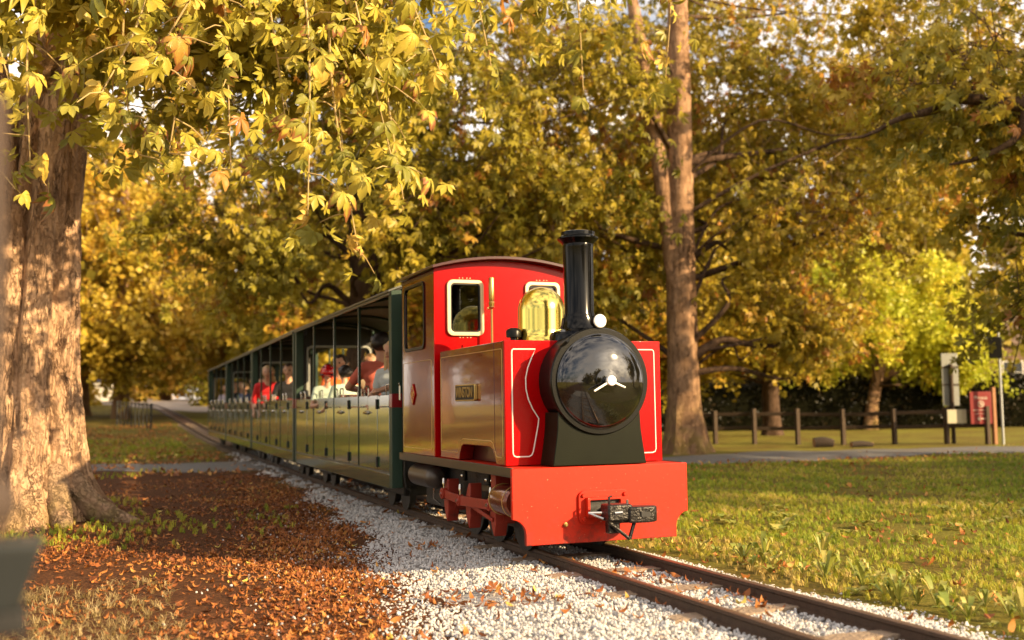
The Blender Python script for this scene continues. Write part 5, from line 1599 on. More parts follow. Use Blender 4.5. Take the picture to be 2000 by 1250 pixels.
# ------------------------------------------------------------------ the big horse chestnut at the left
def chestnut():
    bx, by = -4.16, 6.30
    root = thing('horse_chestnut_tree', 'massive pale-barked chestnut trunk at the left edge with yellow hand-shaped leaves hanging down', 'tree', (bx, by, -.16))
    mb = MB()
    tr = [(bx + .02, by - .02, -.45, .60), (bx + .02, by - .02, -.15, .585), (bx, by, .3, .53), (bx + .01, by, .9, .485), (bx + .02, by, 1.8, .445), (bx + .08, by - .03, 3.0, .385), (bx + .18, by - .08, 4.2, .335), (bx + .28, by - .15, 5.6, .30), (bx + .5, by - .3, 7.5, .26), (bx + .6, by - .2, 10, .12)]
    mb.add(*woody(tr, 200, 300, .06, 4, .95, .40, 4, ridges=.065, amp=.11, grooves=((R(-58), .13, .15, .09), (R(-97), .06, .08, -.07), (R(-118), .16, .22, .05), (R(-22), .10, .12, -.08), (R(-152), .14, .18, .0), (R(-78), .035, .045, .16), (R(60), .2, .15, 0))))
    mb.add(*woody([(bx - .20, by - .12, 1.2, .22), (bx - .26, by - .16, 2.2, .29), (bx - .36, by - .20, 3.2, .30), (bx - .50, by - .2, 4.4, .28), (bx - .7, by - .1, 6.2, .24), (bx - 1.2, by + .2, 9, .12)], 80, 120, .03, 4, 0, 1, 9, ridges=.03))
    limbs = [[(bx + .3, by - .2, 5.2, .19), (-3.2, 4.3, 6.3, .13), (-2.6, 2.9, 6.3, .08), (-2.2, 1.8, 5.8, .045)],
             [(bx + .4, by - .25, 6.2, .18), (-2.3, 5.0, 7.2, .13), (-.6, 3.8, 7.3, .09), (1.2, 3.0, 6.9, .05), (2.2, 3.2, 6.7, .03)],
             [(bx + .1, by - .3, 4.8, .14), (-3.7, 4.4, 5.9, .10), (-3.6, 2.8, 5.9, .06), (-3.9, 2.4, 5.4, .03)],
             [(bx + .45, by - .3, 6.6, .15), (-2.4, 4.4, 6.9, .10), (-1.4, 3.0, 6.4, .06), (-1.1, 2.5, 6.0, .03)]]
    for k, l in enumerate(limbs): mb.add(*woody(l, 12, 30, .08, 0, 0, 1, 20 + k, close_top=False))
    mb.build('trunk', 'bark_chestnut', root, smooth=50)
    for pts in ([(-3.86, 6.10, .50, .15), (-3.66, 6.02, .20, .16), (-3.48, 5.92, .02, .14), (-3.30, 5.78, -.08, .115), (-3.12, 5.58, -.14, .085), (-2.95, 5.36, -.175, .055), (-2.80, 5.16, -.21, .03)],
                [(-4.25, 6.0, .45, .16), (-4.36, 5.68, .05, .15), (-4.48, 5.38, -.12, .10), (-4.60, 5.08, -.22, .04)],
                [(-3.88, 5.98, .42, .15), (-3.82, 5.70, .05, .14), (-3.76, 5.46, -.12, .10), (-3.72, 5.22, -.22, .04)]):
        V, F = woody(pts, 28, 40, .14, 0, 0, 1, 31, ridges=.08)
        MB().add(V, F).build('root', 'bark_root', root, smooth=50)
    meshes = near_leaf_meshes()
    br = [((-3.66, 2.91, 5.42), (-3.98, 2.69, 3.13)), ((-3.04, 2.14, 5.40), (-2.91, 1.85, 3.15)), ((-2.51, 2.46, 5.63), (-2.40, 2.09, 3.10)), ((-3.25, 1.82, 5.00), (-3.42, 1.58, 3.53)),
          ((-1.92, 2.23, 5.62), (-1.79, 1.88, 2.71)), ((-1.43, 2.56, 5.85), (-0.99, 2.07, 3.20)), ((-1.47, 2.62, 5.37), (-1.21, 2.54, 2.52)), ((-2.25, 2.38, 5.39), (-1.92, 2.19, 3.52)),
          ((-1.01, 2.92, 6.08), (-0.77, 2.54, 2.97)), ((-2.64, 3.03, 5.87), (-3.16, 3.00, 3.39)), ((-3.85, 2.45, 5.41), (-4.13, 2.48, 3.76)), ((-4.47, 2.80, 4.04), (-4.08, 2.53, 2.92)),
          ((-1.21, 2.49, 5.61), (-0.47, 2.33, 4.21)), ((0.88, 2.71, 6.29), (1.20, 2.75, 4.29)), ((2.18, 3.25, 6.75), (2.48, 3.30, 4.74)), ((0.15, 3.51, 6.54), (0.31, 3.07, 4.56)), ((-2.38, 1.37, 5.15), (-3.06, 1.42, 3.76))]
    cnt = 0
    def put(p, ax, s):
        nonlocal cnt
        o = bpy.data.objects.new('leaf', meshes[random.randrange(len(meshes))])
        COL.objects.link(o)
        y = Vector(ax).normalized(); n = Vector((random.gauss(.30, .45), random.gauss(-.50, .45), .75)); z = (n - y * n.dot(y)).normalized(); x = y.cross(z)
        M = Matrix((x, y, z)).transposed().to_4x4(); M.translation = Vector(p) + y * s * .6
        o.parent = root; o.matrix_parent_inverse = ROOTINV[root.name]
        o.matrix_basis = M @ Matrix.Diagonal((s, s, s, 1))
        cnt += 1
    hang = []
    for bi, (a, b) in enumerate(br):
        a, b = Vector(a), Vector(b)
        side = Vector((random.uniform(-.35, .35), random.uniform(-.3, .3), 0))
        mid = a.lerp(b, .5) + side + Vector((0, 0, .15))
        S = spline([tuple(a), tuple(mid), tuple(b)], 22)
        tb = MB().tube([tuple(q) for q in S], list(np.linspace(.016, .005, 22)), 6)
        sidetw = []
        L = (b - a).length
        nn = 19 if bi not in (11, 13, 14, 15) else 9
        for k in range(nn):
            t = .22 + .78 * (k / (nn - 1)); i = min(21, int(t * 21)); p = Vector(S[i]); tn = Vector(S[min(i + 1, 21)] - S[max(i - 1, 0)]).normalized()
            az = random.uniform(0, 6.28); out = Vector((math.cos(az), math.sin(az) * .8, random.uniform(-.5, .15)))
            if k % 3 == 0:
                # side twig carrying a fan of leaves
                e = p + out * random.uniform(.18, .42) + Vector((0, 0, -.05))
                tb.tube([tuple(p), tuple(p.lerp(e, .5) + Vector((0, 0, .03))), tuple(e)], [.007, .006, .004], 5)
                put(e, out + Vector((0, 0, -random.uniform(.3, 1.1))), random.uniform(.11, .18))
            else:
                put(p, out * .9 + tn * .4 + Vector((0, 0, -random.uniform(.3, 1.5))), random.uniform(.085, .185))
        tb.build('branch', 'twig_pale', root)
        nh = 14 if bi in (0, 3, 10, 11, 13, 14, 15, 16) else 26
        q = rng.integers(4, 22, nh); pp = S[q] + rng.normal(0, .17, (nh, 3))
        hang.append((pp, unit(rng.normal(0, 1, (nh, 3)) + np.array([0, 0, -.4])), np.clip(rng.normal(.45, .22, nh), 0, 1)))
    HP, HD, HT = (np.concatenate([h_[i] for h_ in hang]) for i in range(3))
    V, F, RN = foliage(HP, HD, HT, 1, .25, .135, TM_PALM, droop=(.4, 1.5))
    np_obj('small_leaves', V, F, 'leaf_near_mass', root, attrs={'rnd': RN}, kind='stuff')
    # more leaves of the same crown, higher up and behind the hanging boughs
    bl = [((-3.3, 3.6, 5.6), (1.6, 1.3, .9), 70), ((-1.6, 3.6, 5.6), (1.6, 1.3, .9), 70), ((.3, 3.9, 6.4), (1.8, 1.2, .7), 30), ((2.2, 3.8, 6.9), (1.3, 1.0, .7), 16),
          ((-2.4, 4.6, 4.7), (1.2, .9, .8), 26), ((-4.6, 5, 8), (3, 3, 2), 150), ((-1.5, 6, 8.5), (3, 3, 1.8), 120), ((-6.5, 8, 6.5), (2.2, 2.5, 1.8), 80), ((-1.0, 4.4, 4.9), (1.0, .8, .8), 20), ((-5.2, 3.4, 4.9), (.7, .8, .6), 10)]
    P, Dv, T, Bi = sprays(bl, 12, .8)
    V, F = twig_mesh(P - Dv * .7, P + Dv * .35, .010, .004)
    np_obj('twigs', V, F, 'twig_pale', root, kind='stuff')
    V, F, RN = foliage(P, Dv, T, 12, .85, .20, TM_PALM)
    np_obj('crown', V, F, 'leaf_near_mass', root, attrs={'rnd': RN}, kind='stuff')
chestnut()

# ------------------------------------------------------------------ other trees
def nt(r=1.0): return r
# trunk behind the first carriages, its shade put into the dark bark colour
tree('chestnut_tree', 'chestnut with shaded trunk rising behind the first carriage', (2.9, 19.73, -.16),
     [(0, 0, -.3, .62), (-.02, 0, .5, .52), (.0, 0, 2.5, .47), (.05, 0, 4.5, .43), (-.05, 0, 7, .36), (.15, 0, 10, .24), (.3, 0, 13, .08)],
     [((1.2, 1.5, 8.2), (6.2, 4.5, 4.4), 560), ((-3.2, -1, 5.4), (2.6, 2.4, 1.9), 120), ((4.0, -1.5, 5.2), (3.2, 2.4, 2.0), 170), ((1.6, -3, 5.6), (2.2, 1.8, 1.7), 90), ((6.2, 0, 4.4), (2.2, 2, 1.5), 90),
      ((-1.5, -2.5, 8.5), (3.5, 2.0, 2.6), 150), ((4.5, -3, 8.2), (3.2, 2.0, 2.6), 150), ((1.2, -2, 3.6), (1.6, 1.3, .8), 26)],
     'leaf_olive', 'bark_dark', size=.20, per=14, length=1.05, seed=2, nlimb=26,
     keep=lambda r, f, z: ~((abs(r + .02) < .62) & (f < .8) & (z < 7.6)), group='trees behind the train')
# twin-stemmed tree on the right
tree('lime_tree', 'tall forked tree with sunlit mossy trunk standing beside the path right of the locomotive', (9.72, 15.55, -.16),
     [(0, 0, -.3, .50), (0, 0, .4, .44), (-.02, 0, 1.4, .365), (-.02, 0, 3, .345), (.0, 0, 5, .32), (.05, 0, 7.5, .29), (.1, 0, 11, .23), (.2, 0, 14, .10)],
     [((1.0, 2.8, 9.5), (5.6, 3.2, 4.4), 430), ((3.2, -.3, 5.8), (2.0, 2.0, 1.8), 120), ((3.6, .6, 3.1), (2.1, 1.4, .8), 80), ((-2.8, 1.5, 6.2), (1.9, 2, 2.6), 110), ((5.6, -1.2, 8.8), (3.0, 2.2, 2.6), 170),
      ((2.3, 1.0, 3.9), (1.5, 1.3, 1.2), 60), ((-2.4, .5, 10), (1.8, 2, 2), 70),
      ((4.5, 2.5, 11), (4.2, 2.6, 3.6), 190), ((7.5, 1.5, 9.0), (3.0, 2.4, 3.0), 110), ((3.0, 2.2, 7.2), (2.6, 1.8, 2.0), 100)],
     'leaf_gold', 'bark_brown', size=.165, per=16, length=1.0, seed=5, nlimb=22, lobes=6, flare=.75,
     stems=([(-.10, -.05, 3.6, .20), (-.24, -.05, 5.0, .22), (-.42, 0, 6.8, .21), (-.66, 0, 8.6, .19), (-.95, 0, 10.6, .16), (-1.3, 0, 13, .08)],),
     dark_stems=([(.20, .0, 2.30, .15), (.50, -.05, 2.50, .11), (.95, -.05, 2.72, .085), (1.5, 0, 2.62, .07), (2.1, .05, 2.55, .055), (2.7, .1, 2.72, .04), (3.2, .2, 2.95, .015)],),
     keep=lambda r, f, z: ~((r > -1.6) & (r < .75) & (f < .6)), group='trees beside the path')
# limb reaching in from the tree outside the frame on the right
tree('overhanging_tree', 'dark bough and crown reaching into the top right corner from outside the frame', (13.6, 5.2, -.16),
     [(0, 0, -.3, .55), (0, 0, 1.5, .45), (0, 0, 4, .40), (.1, 0, 7, .30), (.2, 0, 11, .12)],
     [((-3.6, .6, 6.5), (2.0, 1.6, 1.0), 95), ((-2.2, .5, 4.6), (1.2, 1.6, 1.5), 60), ((-2.4, .8, 2.9), (.8, 1.4, .9), 26), ((0, 0, 8.5), (3.6, 3.6, 2.8), 170), ((2.5, 1, 7), (3, 3, 3), 120)],
     'leaf_olive', 'bark_dark', size=.18, per=13, length=.95, seed=8, nlimb=10,
     stems=([(0, -.6, 6.4, .27), (-.9, -.6, 7.15, .22), (-1.6, -.6, 7.15, .19), (-2.1, -.6, 6.75, .165), (-2.6, -.6, 6.2, .15), (-3.1, -.55, 5.98, .13), (-3.6, -.5, 6.02, .11), (-4.1, -.5, 6.08, .085), (-4.6, -.45, 5.9, .07), (-5.1, -.4, 5.8, .045), (-5.6, -.3, 5.55, .03), (-6.1, -.3, 5.5, .012)],
            [(-2.3, -.6, 6.5, .10), (-2.75, -.6, 7.0, .08), (-2.95, -.6, 7.7, .05)], [(-3.1, -.57, 5.85, .09), (-3.3, -.55, 5.4, .06), (-3.9, -.5, 5.1, .04), (-4.4, -.5, 5.0, .015)]),
     group='trees beside the path')
# bright young tree beyond the fence
tree('young_maple_tree', 'small leaning tree with bright lemon yellow crown behind the wooden fence', (26.0, 28.8, -.16),
     [(0, 0, -.2, .30), (.15, 0, 1.0, .25), (.5, 0, 2.4, .22), (.75, 0, 3.6, .17), (.9, 0, 6.0, .06)],
     [((.9, -.2, 5.2), (3.6, 2.6, 2.5), 300), ((3.2, -.6, 3.4), (2.0, 1.6, 1.3), 110), ((-2.3, -.4, 3.5), (1.7, 1.4, 1.1), 80), ((4.3, -.5, 2.4), (1.2, 1.2, .8), 40)],
     'leaf_lemon', 'bark_brown', TM_SMALL, .34, 14, 1.0, seed=11, nlimb=14, flare=.3, group='trees beyond the fence')
tree('yellowing_tree', 'golden tree filling the gap between loco and forked trunk', (10.2, 27.5, -.16),
     [(0, 0, -.3, .40), (0, 0, 3, .32), (.2, 0, 7, .22), (.2, 0, 10, .06)],
     [((0, 0, 6.8), (5.0, 3.4, 3.6), 300), ((-3.0, -1.2, 3.6), (2.6, 2, 1.6), 100), ((2.6, -1.2, 3.6), (2.6, 2, 1.8), 110), ((0, -1.6, 3.0), (2.0, 1.4, 1.3), 60)],
     'leaf_gold', 'bark_dark', TM_SMALL, .36, 14, 1.1, seed=14, nlimb=14, group='trees behind the train')
tree('low_hanging_tree', 'bushy golden-brown tree with low branches behind the forked trunk', (18.4, 24.6, -.16),
     [(0, 0, -.3, .30), (0, 0, 2.5, .24), (.1, 0, 6, .15), (.2, 0, 8.5, .05)],
     [((-1.2, 0, 4.8), (2.9, 2.6, 2.6), 190), ((-2.8, -.8, 3.4), (2.0, 1.6, 1.0), 90), ((-4.0, -.2, 2.6), (1.2, 1.2, .8), 36), ((.3, -.5, 3.1), (1.3, 1.2, .7), 40)],
     'leaf_gold', 'bark_dark', TM_SMALL, .34, 14, 1.0, seed=17, nlimb=14, group='trees beyond the fence')
# far trees: left avenue, then the belt behind everything
def far_tree(name, label, x, y, h, w, leaf, seed, group, base_h=.28, n=300, trunk=.36, size=.62, bark='bark_brown'):
    z = gz(x, y)
    tree(name, label, (x, y, z), [(0, 0, -.3, trunk * 1.2), (0, 0, h * .25, trunk), (.1, 0, h * .55, trunk * .7), (.15, 0, h * .9, trunk * .15)],
         [((0, 0, h * (base_h + .40)), (w, w * .7, h * .36), n), ((-w * .55, -w * .3, h * (base_h + .16)), (w * .5, w * .4, h * .17), n // 4), ((w * .55, -w * .3, h * (base_h + .16)), (w * .5, w * .4, h * .17), n // 4), ((0, -w * .4, h * (base_h + .10)), (w * .5, w * .35, h * .13), n // 5)],
         leaf, bark, TM_TUFT, size, 12, 1.7, seed=seed, nlimb=10, group=group, ring=12, twig_r=.02)
AV = 'distant avenue trees at the left'
far_tree('avenue_tree', 'distant tree whose trunk touches the right edge of the big chestnut', -4.5, 59.5, 21, 6.5, 'leaf_gold', 21, AV, .15, 380, .42)
far_tree('avenue_tree', 'distant tree behind the far end of the black railings', -2.35, 55.4, 18, 6.0, 'leaf_amber', 22, AV, .17, 360, .36)
far_tree('avenue_tree', 'amber tree far off at the end of the pale road', 2.2, 96, 13, 5.5, 'leaf_amber', 23, AV, .12, 300, .4, .7)
far_tree('avenue_tree', 'dark green tree beside the road just left of the last carriage', 8.2, 74, 11, 4.4, 'leaf_olive', 24, AV, .0, 320, .4)
far_tree('avenue_tree', 'yellow tree mostly hidden behind the chestnut trunk', -9.5, 84, 15, 6.0, 'leaf_amber', 25, AV, .06, 300, .4, .7)
far_tree('avenue_tree', 'pale far tree over the vanishing point of the road', -1.6, 128, 15, 7, 'leaf_amber', 26, AV, .0, 260, .4, .9)
BL = 'belt of trees behind the train'
far_tree('belt_tree', 'golden tree above the roof of the third carriage', 9.2, 51, 14, 5.0, 'leaf_gold', 31, BL, .10, 340, .4)
far_tree('belt_tree', 'amber tree above the roof of the rear carriage', 6.4, 62, 18, 5.6, 'leaf_amber', 38, BL, .10, 380, .4)
far_tree('belt_tree', 'olive tree rising behind the carriage and cab roofs', 10.6, 42, 15, 6.0, 'leaf_olive', 32, BL, .05, 420, .4)
far_tree('belt_tree', 'tall golden tree towering behind the lemon yellow tree', 33.9, 36.5, 20, 7.0, 'leaf_gold', 51, BL, .20, 300, .4, .7)
far_tree('belt_tree', 'tall olive tree behind the forked trunk and hedge', 25, 41, 19, 6.5, 'leaf_gold', 52, BL, .20, 320, .4, .7)
far_tree('belt_tree', 'far golden tree between the dark trunk and the cab', 14.5, 84, 16, 7.5, 'leaf_gold', 33, BL, .0, 320, .4, .8)
far_tree('belt_tree', 'far tree in the background directly behind the chimney', 26, 84, 17, 8, 'leaf_gold', 34, BL, .0, 320, .4, .8)
far_tree('belt_tree', 'far tree in the background behind the forked trunk', 36, 76, 17, 8, 'leaf_olive', 35, BL, .0, 320, .4, .8)
far_tree('belt_tree', 'far tree in the background left of the lemon yellow tree', 40, 62, 14, 6.5, 'leaf_gold', 36, BL, .02, 300, .4, .75)
far_tree('belt_tree', 'dark tree in the background beside the cottage gable', 37, 42, 12, 5.0, 'leaf_olive', 37, BL, .12, 330, .35, .6)
far_tree('belt_tree', 'tall olive tree rising behind the cottage at the right edge', 51, 43, 13, 5.5, 'leaf_olive', 39, BL, .10, 330, .35, .6)
# trees standing outside the picture: they are what the polished paint mirrors and what shades the lawn
OF = 'park trees standing outside the picture'
far_tree('park_tree', 'park tree left of the picture across the meadow', -17, 20, 12, 5, 'leaf_olive', 41, OF, .34, 240, .4, .6)
far_tree('park_tree', 'park tree left of the picture farther up the meadow', -22, 44, 13, 6, 'leaf_gold', 42, OF, .32, 240, .4, .7)
far_tree('park_tree', 'park tree to the right above the lawn', 21, -3.5, 12, 5.0, 'leaf_olive', 44, OF, .20, 230, .4, .55)
far_tree('park_tree', 'park tree left of the picture beside the near meadow', -9.5, 33, 13, 5.0, 'leaf_gold', 47, OF, .34, 260, .4, .6)
far_tree('park_tree', 'park tree left of the picture at the far meadow corner', -18, 57, 14, 6.0, 'leaf_gold', 48, OF, .32, 260, .4, .7)
far_tree('park_tree', 'park tree left of the picture on the meadow skyline', -32, 76, 14, 7.0, 'leaf_gold', 49, OF, .10, 260, .4, .8)
far_tree('park_tree', 'slender park tree to the right shading the lawn', 18, -10, 11, 3.0, 'leaf_olive', 53, OF, .26, 110, .3, .5)
far_tree('park_tree', 'park tree across the field behind the photographer', 6, -52, 10, 5, 'leaf_olive', 45, OF, .1, 200, .4, .7)
far_tree('park_tree', 'second park tree across the field behind the photographer', 15, -46, 13, 5, 'leaf_olive', 46, OF, .1, 200, .4, .7)

# ------------------------------------------------------------------ hedge
def hedge():
    a, b = np.array([13.5, 34.2]), np.array([47, 21.4])
    L = np.linalg.norm(b - a); d = (b - a) / L; nrm = np.array([d[1], -d[0]])
    root = thing('clipped_hedge', 'long dark clipped hedge in shade behind the wooden fence', 'hedge', (a[0], a[1], -.16))
    n = 12000
    u = rr(0, L, n); face = rng.random(n); H = 1.95 + .10 * np.sin(u * .7) + .06 * np.sin(u * 2.1)
    off = np.where(face < .62, -.75 + rng.normal(0, .08, n), np.where(face < .9, rr(-.75, .75, n), .75)); z = np.where((face >= .62) & (face < .9), H + rng.normal(0, .06, n), rr(0, 1, n) * H)
    pos = np.stack([a[0] + d[0] * u - nrm[0] * off * -1, a[1] + d[1] * u - nrm[1] * off * -1, z - .16], 1)
    ax = rng.normal(size=(n, 3)); nm = rng.normal(size=(n, 3)) + np.array([nrm[0], nrm[1], .6])
    V, F = bake(*TM_SMALL[0], pos, ax, nm, rr(.14, .26, n))
    np_obj('hedge_leaves', V, F, 'leaf_hedge_shaded', root, attrs={'rnd': np.repeat(rng.random(n), len(TM_SMALL[0][0]))}, kind='stuff')
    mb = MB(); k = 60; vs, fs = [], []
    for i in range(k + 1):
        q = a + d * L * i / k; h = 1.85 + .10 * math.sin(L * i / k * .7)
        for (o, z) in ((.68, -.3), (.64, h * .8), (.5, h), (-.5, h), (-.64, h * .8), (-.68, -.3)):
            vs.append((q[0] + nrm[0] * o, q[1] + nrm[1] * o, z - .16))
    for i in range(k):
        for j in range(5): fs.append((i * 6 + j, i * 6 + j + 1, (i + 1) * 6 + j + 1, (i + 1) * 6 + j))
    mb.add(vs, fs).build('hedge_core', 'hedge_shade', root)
hedge()

# ------------------------------------------------------------------ fence, signs, cottage on the right
def fence():
    ps = [(11.35, 21.2), (12.23, 20.44), (13.09, 19.68), (13.91, 18.94), (14.81, 18.16), (15.67, 17.29), (16.64, 16.38), (17.51, 15.39), (18.21, 14.69)]
    root = thing('timber_fence', 'dark brown post and rail timber fence along the far side of the path', 'fence', (ps[0][0], ps[0][1], -.16))
    for (x, y) in ps[1:]:
        z = gz(x, y); w = .055
        MB().prism_z([(x - w, y - w), (x + w, y - w), (x + w, y + w), (x - w, y + w)], z - .1, z + .98 + random.uniform(-.03, .03)).build('post', 'fence_wood', root, bevel=.008)
    for i in range(1, len(ps) - 1):
        (xa, ya), (xb, yb) = ps[i], ps[i + 1]
        d = Vector((xb - xa, yb - ya, 0)).normalized(); n = Vector((d.y, -d.x, 0))
        for h, t in ((.84, .05), (.46, .05)):
            o = n * -.075
            za, zb = gz(xa, ya) + h + random.uniform(-.02, .02), gz(xb, yb) + h + random.uniform(-.02, .02)
            a0 = Vector((xa, ya, za)) + o - d * .04; b0 = Vector((xb, yb, zb)) + o + d * .035
            mb = MB(); k = n * .018
            mb.add([a0 - k - Vector((0, 0, t)), a0 + k - Vector((0, 0, t)), a0 + k + Vector((0, 0, t)), a0 - k + Vector((0, 0, t)), b0 - k - Vector((0, 0, t)), b0 + k - Vector((0, 0, t)), b0 + k + Vector((0, 0, t)), b0 - k + Vector((0, 0, t))],
                   [(0, 1, 2, 3), (7, 6, 5, 4), (0, 4, 5, 1), (1, 5, 6, 2), (2, 6, 7, 3), (3, 7, 4, 0)])
            mb.build('fence_rail', 'fence_wood', root, bevel=.005, segs=1)
fence()

RX = Vector((.933, -.359, 0)); FY = Vector((.359, .933, 0))
def board(c, w, h, t, facing=RX):
    """upright board centred at c, w along the facing-right axis"""
    n = Vector((facing.y, -facing.x, 0))          # towards the viewer
    mb = MB(); vs = []
    for s in (-1, 1):
        for (a, b) in ((-1, -1), (1, -1), (1, 1), (-1, 1)):
            vs.append(Vector(c) + facing * a * w / 2 + Vector((0, 0, b * h / 2)) + n * s * t / 2)
    return mb.add(vs, [(3, 2, 1, 0), (4, 5, 6, 7), (0, 1, 5, 4), (1, 2, 6, 5), (2, 3, 7, 6), (3, 0, 4, 7)])
def signs():
    NV = -FY
    c = Vector((17.86, 15.55, 1.57)); g = gz(c.x, c.y)
    r = thing('back_of_sign', 'tall pale grey sign seen from behind on a post above the fence', 'sign', (c.x, c.y, g))
    board(c, .44, 1.40, .02).build('sign_panel', 'sign_grey', r, bevel=.004)
    p = c + NV * .06
    MB().tube([(p.x, p.y, g - .1), (p.x, p.y, 1.98)], .055, 12).build('post', 'fence_wood', r)
    for z in (1.90, 1.43):
        board(Vector((c.x, c.y, z)) + NV * .022, .46, .035, .02).build('bracket', 'fence_wood', r)
    c = Vector((18.07, 14.74, .81)); g = gz(c.x, c.y)
    r = thing('direction_sign', 'dark red notice with pale lettering and a left-pointing arrow at the end of the fence', 'sign', (c.x, c.y, g))
    board(c, .56, .84, .03).build('sign_panel', 'sign_red', r, bevel=.006)
    f = lambda a, b: c + RX * a + Vector((0, 0, b)) + NV * .019
    cu = bpy.data.curves.new('t', 'FONT'); cu.body = 'Private'; cu.size = .125; cu.align_x = 'CENTER'; cu.align_y = 'CENTER'; cu.extrude = .001
    tmp = bpy.data.objects.new('t', cu); COL.objects.link(tmp)
    me = bpy.data.meshes.new_from_object(tmp.evaluated_get(bpy.context.evaluated_depsgraph_get())); bpy.data.objects.remove(tmp)
    for v in me.vertices: v.co = f(v.co.x, .26 + v.co.y) + NV * v.co.z
    me.materials.clear(); me.materials.append(MATS['sign_print'])
    o = bpy.data.objects.new('sign_lettering', me); COL.objects.link(o); adopt(o, r)
    ring = [f(.075 * math.cos(t), .095 + .075 * math.sin(t)) for t in np.linspace(0, 6.28, 25)[:-1]]
    MB().tube(ring, .010, 5, closed=True).build('sign_symbol', 'sign_print', r)
    MB().tube([f(-.045, .14), f(.045, .05)], .012, 5).tube([f(-.02, .08), f(.03, .12)], .014, 5).build('sign_symbol', 'sign_print', r)
    for (z, w) in ((-.065, .40), (-.155, .36)):
        mb = MB(); x = -w / 2
        while x < w / 2:
            q = random.uniform(.02, .05); mb.tube([f(x, z), f(min(w / 2, x + q), z)], .010 if z > -.1 else .006, 4); x += q + .012
        mb.build('sign_lettering', 'sign_print', r)
    MB().tube([f(.11, -.285), f(-.09, -.285)], .014, 5).tube([f(-.03, -.225), f(-.10, -.285), f(-.03, -.345)], .015, 5).build('sign_arrow', 'sign_print', r)
    q = c + RX * .35 - NV * .05
    MB().prism_z([(q.x - .05, q.y - .05), (q.x + .05, q.y - .05), (q.x + .05, q.y + .05), (q.x - .05, q.y + .05)], g - .1, 1.34).build('post', 'post_wood', r, bevel=.008)
    q2 = c + RX * .18 - NV * .07
    MB().prism_z([(q2.x - .05, q2.y - .05), (q2.x + .05, q2.y - .05), (q2.x + .05, q2.y + .05), (q2.x - .05, q2.y + .05)], g - .1, .55).build('post', 'fence_wood', r, bevel=.008)
    # cream board on the fence
    c = Vector((17.60, 15.10, .59))
    tag(board(c, .50, .36, .02).build('notice_board', 'notice_cream', None, bevel=.004), 'small blank cream board fixed to the fence left of the red notice', 'board')
    # metal pole with dark box
    c = Vector((18.33, 14.30, 0)); g = gz(c.x, c.y)
    r = thing('sign_pole', 'thin galvanised pole carrying a dark square plate near the right edge', 'pole', (c.x, c.y, g))
    MB().tube([(c.x, c.y, g - .1), (c.x, c.y, 2.75)], .032, 12).build('pole', 'galvanised', r)
    board(Vector((c.x, c.y, 2.36)) + NV * .05 - RX * .11, .34, .56, .03).build('plate', 'black_satin', r, bevel=.01)
signs()

def logs():
    for (x, y, r0, l, lab, dx) in ((14.45, 16.55, .14, .50, 'dark rotting stump lying in the grass by the fence', 0), (15.20, 15.95, .08, .60, 'short cut log lying in the grass by the fence', .2)):
        z = gz(x, y)
        t = thing('log', lab, 'log', (x, y, z), group='logs in the grass')
        d = (RX * math.cos(dx) + FY * math.sin(dx)); a = Vector((x, y, z + r0 * .75)) - d * l / 2; b = a + d * l
        V, F = woody([(a.x, a.y, a.z, r0), (a.x * .5 + b.x * .5, a.y * .5 + b.y * .5, a.z + .02, r0 * 1.05), (b.x, b.y, b.z - .02, r0 * .85)], 18, 14, .2, 0, 0, 1, 3, ridges=.08)
        MB().add(V, F).build('bark', 'log_bark', t, smooth=50)
        MB().tube([tuple(b - d * .01), tuple(b + d * .012)], r0 * .72, 16).build('cut_end', 'log_cut', t)
        MB().tube([tuple(a - d * .012), tuple(a + d * .01)], r0 * .8, 16).build('cut_end', 'log_cut', t)
logs()

